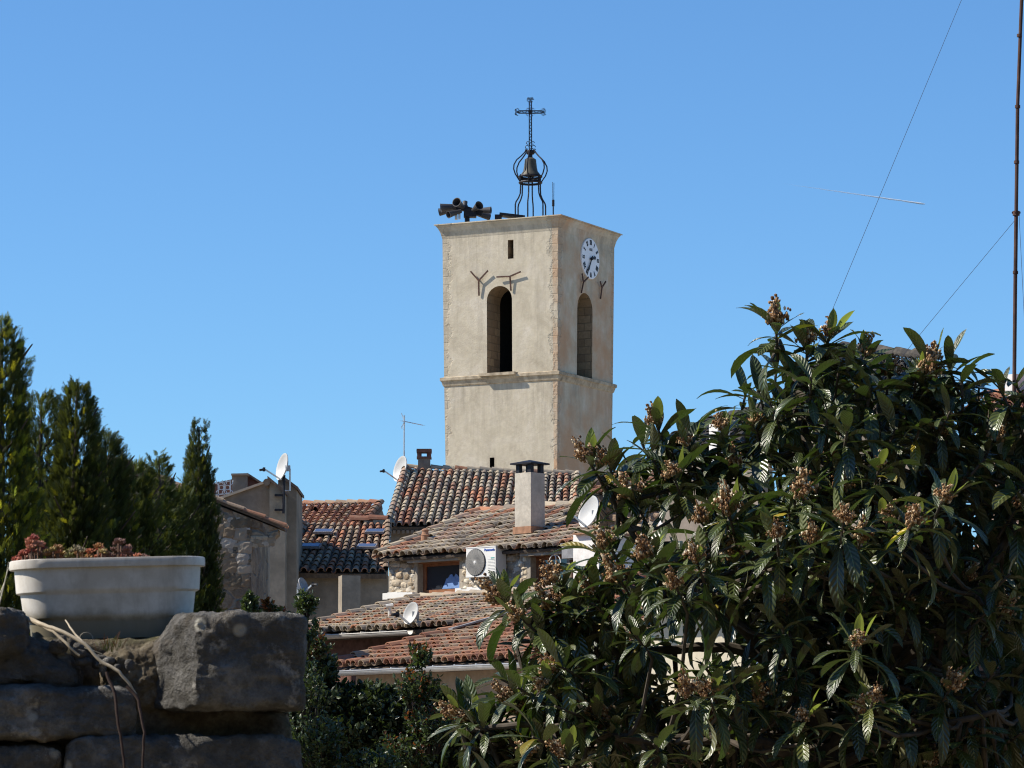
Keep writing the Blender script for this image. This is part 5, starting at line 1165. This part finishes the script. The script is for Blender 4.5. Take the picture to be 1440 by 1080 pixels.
conifer(219, 626, 26, [(626, 3), (640, 14), (652, 20), (672, 22), (700, 40), (760, 52), (1110, 64)], 3600, 'small conifer with a spiky star-like top before the brown gable', 6, sun_gold=0.02, lean=1.1)
conifer(275, 585, 27, [(585, 2), (607, 7), (637, 17), (672, 25), (702, 30), (800, 36), (1110, 52)], 4800, 'slender pointed cypress with two tips beside the stone house', 7, tips=((-6, 0), (8, 0), (-6, 0)), sun_gold=0.04, S=(0.04, 0.085), lean=0.3, dark=0.8)
conifer(244, 672, 26.5, [(672, 14), (700, 34), (800, 48), (1110, 60)], 3600, 'low dark conifer filling the gap at the foot of the pointed cypress', 9, sun_gold=0.03, dark=0.8)
conifer(-95, 520, 23, [(520, 8), (580, 50), (1110, 90)], 1500, 'outermost conifer of the hedge past the tallest sunlit one', 8, sun_gold=0.4)

# ================================================================ broad leaved shrubs and weeds
SH_V = np.array([(0, 0, 0), (-0.24, 0.35, 0.07), (0.24, 0.35, 0.07), (0, 0.4, 0.0), (-0.2, 0.72, 0.05), (0.2, 0.72, 0.05), (0, 1, -0.1)], float)
SH_F = np.array([(0, 3, 1), (0, 2, 3), (1, 3, 4), (3, 2, 5), (3, 6, 4), (3, 5, 6)])
M['shrubleaf'] = leafmat('small shrub leaf', (0.035, 0.06, 0.02), (0.06, 0.08, 0.035), (0.12, 0.18, 0.03), 0.25, 0.4, 0, 0.45, True)
def shrub(label, blobs, Y, n, seed, size=(0.03, 0.055), redtop=0.0, cat='shrub', dens=1.0, bright=1.0):
    rng = np.random.default_rng(seed); s = Y / F; x0, y0 = blobs[0][0], blobs[0][1]; b = at(x0, 1100, Y); b.z = ground_z(Y)
    t = thing('shrub', label, cat, b); P = []; T = []; D = []; mb = MB()
    for bi, (x, y, rx, ry, k) in enumerate(blobs):
        c = at(x, y, Y); m = int(n * k)
        ns = max(4, int(m / 28)); 
        for i in range(ns):
            v = rng.normal(size=3); v /= np.linalg.norm(v); v[2] = abs(v[2]) * 0.9 - 0.2; r = rng.random() ** 0.4
            tip = np.array(c) + v * r * np.array((rx, (rx + ry) / 2, ry)) * s; root = np.array(c) - np.array((0, 0, ry * s * 0.9)) + np.array((v[0], v[1], 0)) * rx * s * 0.2
            mb.tube([tuple(root), tuple(root * 0.5 + tip * 0.5 + np.array((0, 0, 0.03))), tuple(tip)], [0.006, 0.004, 0.002], 4)
            for j in range(28):
                f = 0.25 + 0.75 * rng.random(); q = root * (1 - f) + tip * f; d = (tip - root); d /= np.linalg.norm(d) + 1e-6; d = d * 0.5 + rng.normal(size=3) * 0.7
                P.append(q); D.append(d); red = rng.random() < redtop * (0.25 + f * (v[2] > 0.3)); bb = (0.55 + 0.9 * rng.random()) * bright
                T.append((3.6 * bb, 0.75 * bb, 0.9 * bb) if red else (bb, bb, bb))
    P = np.array(P); scatter('foliage', P, np.array(D), size[0] + (size[1] - size[0]) * rng.random(len(P)), np.array(T), M['shrubleaf'], t, rng, SH_V, SH_F)
    cb = at(x0, blobs[0][1] + blobs[0][3], Y); mb.tube([b - UP * .05, cb.lerp(b, 0.35) + Vector((0.04, 0.03, 0)), cb + UP * 0.05], [0.02, 0.014, 0.006], 7); mb.build('stem', M['darkbark'], t); return t
shrub('bush with reddish new leaves above the foreground stone wall', [(385, 862, 30, 24, 0.5), (378, 852, 14, 14, .3)], 27, 900, 11, redtop=1.3, bright=1.25)
shrub('small fresh green bush beside the red leaved one', [(352, 848, 22, 22, .5), (430, 845, 20, 26, .5), (430, 885, 26, 34, .4), (435, 960, 44, 56, .7), (440, 1030, 50, 50, .7)], 30, 1200, 12, bright=0.7)
shrub('dark dense bush hanging below the gutter of the red roof', [(442, 940, 34, 50, .8), (455, 990, 60, 60, 1.0), (545, 1005, 64, 50, 1.1), (480, 1030, 80, 80, 1.4), (560, 1040, 60, 80, 1.2), (620, 1050, 50, 60, .8), (520, 985, 60, 40, .9), (600, 985, 44, 34, .7), (640, 1010, 36, 50, .7), (430, 1010, 50, 100, 1.0)], 34, 8600, 13, size=(0.045, 0.085), bright=0.4)
shrub('purplish leaved bush standing between gutter and dark bush', [(442, 905, 30, 28, .7)], 32, 1200, 14, redtop=0.6, bright=0.5)
shrub('tall sprig with reddish top in front of the zinc gutter', [(584, 960, 40, 44, .5), (588, 920, 24, 24, .28), (605, 1015, 56, 50, .8), (570, 1055, 60, 40, .8)], 29, 1800, 15, redtop=0.35, bright=0.8)
shrub('bush with sparse sunlit leaves at the foot of the stone wall', [(455, 1040, 36, 60, .9), (520, 1075, 60, 40, 1)], 22, 2200, 16, size=(0.02, 0.045), bright=0.7)
# ================================================================ foreground wall
def rock(mb, c, size, seed, p=5.0, amp=0.03, taper=None, tint=(1, 1, 1), n=44):
    """rounded, rough block"""
    c = Vector(c); vs = []; fs = []; idx = {}
    def pt(v):
        q = Vector(v); k = (abs(q.x) ** p + abs(q.y) ** p + abs(q.z) ** p) ** (-1 / p); q = q * k; o = q.copy()
        if taper: q = taper(q)
        w = c + Vector((q.x * size[0] / 2, q.y * size[1] / 2, q.z * size[2] / 2)); s = Vector((seed * 3.1, seed * 1.7, seed * 0.9))
        cell = noise.voronoi(w * 9 + s)[0]; d = noise.fractal(w * 5 + s, 1.0, 2.0, 3) * amp * 0.8 + noise.fractal(w * 26 + s, 0.8, 2.1, 5) * amp * 0.5 + (cell[1] - cell[0]) * amp * 0.9 - abs(noise.noise(w * 14 + s)) * amp * 0.8
        return w + o.normalized() * d
    for ax in range(3):
        for sg in (-1, 1):
            g = []
            for i in range(n + 1):
                for j in range(n + 1):
                    u = math.tan((2 * i / n - 1) * 0.7) / math.tan(0.7); v = math.tan((2 * j / n - 1) * 0.7) / math.tan(0.7); q = [0, 0, 0]; q[ax] = sg; q[(ax + 1) % 3] = u; q[(ax + 2) % 3] = v
                    key = tuple(round(x, 4) for x in q)
                    if key not in idx: idx[key] = len(vs); vs.append(pt(q))
                    g.append(idx[key])
            for i in range(n):
                for j in range(n):
                    a = i * (n + 1) + j; f = (g[a], g[a + n + 1], g[a + n + 2], g[a + 1]); fs.append(f if sg > 0 else f[::-1])
    mb.add(vs, fs, 0, tint)
def stonemat():
    t = NT('weathered limestone block'); t.K = 1.35; a = t.noise(5, 8, 0.7); b = t.noise(26, 7, 0.7); g = t.noise(2.2, 5, 0.6)
    col = t.ramp(a, [(0.3, (0.045, 0.043, 0.04)), (0.48, (0.115, 0.11, 0.102)), (0.7, (0.25, 0.24, 0.22))])
    col = t.mix(t.ramp(b, [(0.42, 0.6), (0.58, 0)]), col, (0.06, 0.055, 0.045))
    col = t.mix(t.ramp(t.noise(9, 6, 0.65), [(0.60, 0.0), (0.68, 0.7)]), col, (0.40, 0.38, 0.34))
    col = t.mix(t.ramp(g, [(0.52, 0.0), (0.68, 0.55)]), col, (0.17, 0.115, 0.06))
    v = t.n('ShaderNodeTexVoronoi'); v.inputs['Scale'].default_value = 7; t.l(t.co, v.inputs['Vector'])
    col = t.mix(t.ramp(v.outputs['Distance'], [(0.10, 0.75), (0.16, 0.0)]), col, (0.42, 0.40, 0.34))
    t.bump(t.math('ADD', t.math('ADD', b, t.math('MULTIPLY', a, 1.5)), t.math('MULTIPLY', t.noise(70, 4, 0.7), 0.6)), 1.0, 0.03)
    return t.set(col, 0.93, spec=0.15)
def soilmat():
    t = NT('crumbly earth and mortar'); a = t.noise(18, 8, 0.75); b = t.noise(5, 4)
    col = t.ramp(a, [(0.3, (0.05, 0.04, 0.028)), (0.5, (0.16, 0.13, 0.09)), (0.7, (0.30, 0.26, 0.19))]); col = t.mix(t.ramp(b, [(0.5, 0), (0.7, 0.6)]), col, (0.06, 0.075, 0.02))
    t.bump(a, 1.0, 0.03); return t.set(col, 0.97, spec=0.1)
M['block'] = stonemat(); M['soil'] = soilmat()
def make_wall():
    Y = 10.0; k = Y / F; t = thing('stone_wall', 'rough grey limestone block wall in deep shade carrying the white planter', 'wall', Vector((at(150, 900, Y).x, Y + .15, ground_z(Y))))
    def blk(x0, y0, x1, y1, front, depth, seed, amp=0.014, p=6, taper=None):
        a = at(x0, y0, Y); b = at(x1, y1, Y); mb = MB(); c = Vector(((a.x + b.x) / 2, Y + front + depth / 2, (a.z + b.z) / 2))
        rock(mb, c, (abs(b.x - a.x), depth, abs(a.z - b.z)), seed, p, amp, taper); mb.build('stone', M['block'], t, True)
    def tp(q):                                       # slanted end of the big top block
        q = q.copy(); f = max(0.0, -q.x); q.x += f * 0.42 * max(0, q.z + 0.1) ** 1.3; q.x += 0.12 * f * (1 if q.z < -0.6 else 0); q.z -= 0.10 * max(0, q.x - 0.93) * 8 * (q.z > 0)
        if q.x < -0.4 and q.y < 0: q.y += min(0.85, (-q.x - 0.4) * 1.5) * -q.y
        return q
    blk(194, 862, 417, 998, -0.10, 0.44, 1, 0.014, 14, tp)
    blk(82, 1034, 415, 1190, -0.04, 0.42, 2, 0.015, 12)
    blk(205, 1180, 430, 1330, -0.03, 0.42, 3, 0.014, 7); blk(-60, 1190, 200, 1330, -0.03, 0.42, 4, 0.014, 7)
    blk(-90, 965, 182, 1042, -0.03, 0.38, 5, 0.016, 9); blk(-80, 1046, 78, 1185, -0.02, 0.4, 6, 0.015, 10)
    blk(-100, 884, 108, 974, 0.02, 0.36, 7, 0.018, 3.2, lambda q: Vector((q.x, q.y, q.z - 0.55 * max(0, q.x + 0.25) ** 1.5 * (q.z > -0.5)))); blk(-110, 852, 30, 930, -0.02, 0.34, 8, 0.016, 4)
    blk(-200, 900, -85, 1190, 0, .4, 9)
    blk(-200, 1335, 430, 1700, -0.05, 0.5, 10, 0.03)
    mb = MB(); a = at(-190, 985, Y); b = at(408, 1720, Y); c = Vector(((a.x + b.x) / 2, Y + 0.24, (a.z + b.z) / 2)); rock(mb, c, (b.x - a.x, 0.36, a.z - b.z), 11, 12, 0.02)
    a = at(130, 900, Y); b = at(230, 1010, Y); rock(mb, Vector(((a.x + b.x) / 2, Y + 0.2, (a.z + b.z) / 2)), (b.x - a.x, 0.32, a.z - b.z), 12, 3, 0.02)
    a = at(20, 893, Y); b = at(290, 1000, Y); rock(mb, Vector(((a.x + b.x) / 2, Y + 0.3, (a.z + b.z) / 2)), (b.x - a.x, 0.34, a.z - b.z), 13, 6, 0.012)
    mb.build('mortar_core', M['soil'], t, True)
    mb = MB(); rng = random.Random(8)
    for i in range(26): x = rng.uniform(60, 250); y = 903 + (x - 60) * 0.10 + rng.uniform(-3, 12) + (20 if 110 < x < 190 else 0); rock(mb, at(x, y, Y + rng.uniform(0.03, 0.1)), [rng.uniform(0.015, 0.05) for _ in range(3)], i + 20, 2.5, 0.008, n=6)
    mb.build('rubble', M['block'], t, True)
    t.rotation_euler = (0, 0, R(9))
make_wall()

def make_planter():
    Y = 10.32; k = Y / F; cx = (18 + 292) / 2; zt = at(cx, 787, Y).z; zb = at(cx, 899, Y).z; c = at(cx, 790, Y)
    t = thing('planter', 'long dirty white plastic planter trough with stepped sides on the stone wall', 'planter', Vector((c.x, c.y, zb)))
    t.rotation_euler = (0, -R(2.0), R(11)); H = zt - zb
    def ring(hl, hw, z, N=20):
        r = hw * 0.98; pts = []
        for (sx, a0) in ((1, -math.pi / 2), (-1, math.pi / 2)):
            for i in range(N + 1): a = a0 + math.pi * i / N; pts.append((sx * (hl - r) + r * math.cos(a) * 1.0, r * math.sin(a), z))
        return pts
    hl, hw = 137 * k, 0.105; y2z = lambda y: H * (899 - y) / (899 - 787)
    prof = [(0.0, 45, 899), (0.79, .76, 899), (0.81, .78, 876), (0.815, .785, 872), (0.862, .83, 869), (0.868, .84, 864), (0.892, .865, 838), (0.895, .868, 835.5), (0.936, .91, 832.5), (0.94, .915, 828), (0.952, .932, 803), (0.952, .932, 800), (1.0, 1.0, 799.5), (1.004, 1.004, 795), (1.0, 1.0, 788), (0.99, .985, 787), (0.955, .93, 787.5), (0.95, .92, 791), (0.93, .88, 812)]
    mb = MB(); vs = []; fs = []; lv = [ring(hl * a, hw * b, y2z(y)) for a, b, y in prof[1:]]; n = len(lv[0])
    for l in lv: vs += l
    for i in range(len(lv) - 1):
        for j in range(n): a = i * n + j; b = i * n + (j + 1) % n; fs.append((a, b, b + n, a + n))
    fs.append(tuple(range(n - 1, -1, -1))); mb.add(vs, fs)
    m = NT('grubby white plastic'); a = m.noise(7, 6, 0.65); z = m.sep()[2]; st = m.noise(16, 6, 0.7, co=m.map((1, 1, 0.25)))
    col = m.mix(m.ramp(a, [(0.4, 0.6), (0.62, 0)]), (0.78, 0.735, 0.66), (0.44, 0.385, 0.30)); col = m.mix(m.ramp(st, [(0.52, 0), (0.7, 0.5)]), col, (0.36, 0.32, 0.26))
    gz = m.math('ADD', z, m.math('MULTIPLY', m.math('SUBTRACT', a, 0.5), 0.06)); col = m.mix(m.ramp(gz, [(0.055, 0.85), (0.085, 0.0)]), col, (0.15, 0.13, 0.075))
    mat = m.set(col, 0.5, spec=0.35); body = mb.build('trough', mat, t, True, local=True); body.data.polygons[-1].use_smooth = False
    mb = MB(); vs = ring(hl * 0.94, hw * 0.9, y2z(803)); mb.add(vs, [tuple(range(len(vs)))]); mb.build('soil', M['soil'], t, local=True)
make_planter()
M['succ'] = tinted('fleshy succulent leaf', 0.5, 0.2, 40, 0.1, (0.12, 0.04, 0.03), 0.3)
def succulent(px, py, w, hgt, tones, label, seed):
    rng = random.Random(seed); Y = 10.32 + rng.uniform(-0.03, 0.03); k = Y / F; b = at(px, 792, Y); t_ = at(px, py, Y); mb = MB(); H = t_.z - b.z
    for i in range(int(16 * w / 30)):
        f = rng.uniform(0.3, 1.0); c = Vector((b.x + rng.uniform(-1, 1) * w * k * 0.5, b.y + rng.uniform(-0.05, 0.05), 0)); env = max(0.25, 1 - ((c.x - b.x) / (w * k * 0.62)) ** 2); c.z = b.z + H * f * env - 0.008
        tone = rng.choice(tones); d0 = Vector((rng.uniform(-.5, .5) + (c.x - b.x) * 12, rng.uniform(-.7, .2), 1)).normalized(); e1 = d0.orthogonal().normalized(); e2 = d0.cross(e1)
        mb.tube([Vector((c.x, c.y, b.z - 0.02)), c], 0.003, 5, tint=(0.16, 0.10, 0.07))
        for q in range(20):
            a = q * 2.4; tl_ = 0.35 + 1.05 * q / 20; d = d0 * math.cos(tl_) + (e1 * math.cos(a) + e2 * math.sin(a)) * math.sin(tl_); L = rng.uniform(0.011, 0.018) * (0.75 + 0.4 * q / 20); j = rng.uniform(0.7, 1.3)
            tn = tuple(v * j for v in tone); mb.tube([c, c + d * L * 0.55, c + d * L * 0.85, c + d * L + d0 * 0.002], [0.0016, 0.0034, 0.0024, 0.0003], 5, tint=tn, cap=False)
    tag(mb.build('succulent', M['succ'], None, True), label, 'succulent', 'succulents in the white planter')
RED = [(0.42, 0.13, 0.085), (0.50, 0.22, 0.14), (0.33, 0.085, 0.07)]; ORA = [(0.38, 0.20, 0.085), (0.31, 0.23, 0.085), (0.40, 0.15, 0.08)]; GRE = [(0.23, 0.22, 0.07), (0.34, 0.18, 0.08), (0.2, 0.17, 0.10)]; PUR = [(0.25, 0.13, 0.10), (0.38, 0.17, 0.12), (0.17, 0.10, 0.08)]
succulent(46, 753, 34, 30, RED, 'tallest crimson succulent clump at the sunlit end of the planter', 1)
succulent(32, 780, 16, 12, RED, 'tiny pinkish succulent tuft over the sunlit planter end', 2)
succulent(78, 762, 32, 25, ORA, 'orange green succulent clump beside the tallest crimson one', 3)
succulent(108, 766, 28, 22, GRE, 'olive and rust succulent clump in the middle of the planter', 4)
succulent(137, 764, 28, 24, GRE + ORA, 'yellowish green succulent clump next to the broad purple one', 5)
succulent(168, 757, 40, 30, PUR, 'broad purplish pink succulent clump in the planter', 6)
succulent(198, 777, 26, 14, ORA + PUR, 'low reddish succulent clump tailing off towards the empty planter end', 7)

def make_vine():
    Y = 9.93; mb = MB(); rng = random.Random(4)
    def curve(pts, r0, r1):
        P = []; 
        for i in range(len(pts) - 1):
            a = at(*pts[i]); b = at(*pts[i + 1])
            for q in range(5): p = a.lerp(b, q / 5); P.append(p + Vector((noise.noise(p * 30), 0, noise.noise(p * 30 + Vector((9, 0, 0))))) * 0.003)
        P.append(at(*pts[-1])); m = len(P); mb.tube(P, [r0 + (r1 - r0) * i / (m - 1) for i in range(m)], 8)
    curve([(28, 864, Y + .12), (55, 877, Y + .05), (88, 888, Y), (118, 905, Y - .02), (146, 933, Y - .03), (168, 944, Y - .04), (182, 962, Y - .04), (191, 977, Y - .03)], 0.0058, 0.0042)
    curve([(40, 872, Y + .08), (75, 888, Y + .02), (96, 908, Y), (112, 922, Y)], 0.005, 0.003); curve([(118, 905, Y), (100, 884, Y + .05), (92, 872, Y + .1)], 0.003, 0.002)
    tag(mb.build('dry_vine', simple('bleached dry stem', (0.50, 0.42, 0.30), 0.8, var=0.3, scale=30), None, True), 'pale bleached dry vine stem trailing over the stone wall', 'dry stem')
    for pts, lab in (([(150, 945, Y - .04), (162, 975, Y - .06), (165, 1010, Y - .07), (172, 1050, Y - .07), (176, 1090, Y - .07)], 'dark brown hanging vine stem on the wall stones nearer the corner gap'), ([(178, 965, Y - .05), (195, 985, Y - .06), (203, 1030, Y - .08), (200, 1090, Y - .08)], 'dark brown vine stem hanging just below the tip of the pale dry stem')):
        mb = MB(); curve(pts, 0.005, 0.0035); tag(mb.build('vine_stem', simple('dark vine bark', (0.045, 0.026, 0.02), 0.9, var=0.4, scale=30), None, True), lab, 'vine stem', 'dark vine stems on the stone wall')
    mb = MB()
    for k in range(40):
        x = rng.gauss(152, 9); a = at(x, rng.uniform(905, 918), 10.05); d = Vector((rng.uniform(-.5, .5), rng.uniform(-.4, .2), 1)); L = rng.uniform(0.012, 0.04)
        mb.tube([a, a + d * L * 0.6, a + d * L + Vector((d.x * 0.01, 0, -0.003))], [0.0012, 0.001, 0.0003], 4, tint=rng.choice([(0.10, 0.16, 0.03), (0.2, 0.2, 0.06), (0.28, 0.13, 0.06)]))
    tag(mb.build('weed', M['succ']), 'tiny green and rust weed tuft growing below the white planter', 'weed')
    mb = MB(); c = at(122, 905, 10.08)
    mb.tube([c + Vector((0.018 * math.cos(a * 0.5) - 0.002 * a * .3, 0.004 * math.sin(a), 0.022 * math.sin(a * 0.5) + 0.01)) for a in range(0, 10)] + [c + Vector((0.02, -.01, -0.02)), c + Vector((0.045, -.01, -0.03))], 0.0011, 5)
    tag(mb.build('dry_tendril', simple('grey dry tendril', (0.4, 0.36, 0.28), 0.8)), 'curled grey tendril against the front of the planter', 'tendril')
    mb = MB(); mb.tube([at(-4, 862, 10.4), at(4, 830, 10.4), at(10, 805, 10.4), at(17, 788, 10.4)], [0.003, 0.0022, 0.0016, 0.0008], 5); mb.tube([at(-6, 850, 10.42), at(8, 815, 10.42), at(12, 790, 10.42)], [0.002, 0.0016, 0.0006], 5)
    tag(mb.build('dry_grass_blade', simple('pale dry grass', (0.45, 0.42, 0.32), 0.7)), 'thin pale dry grass blades leaning beside the sunlit planter end', 'grass blades')
make_vine()
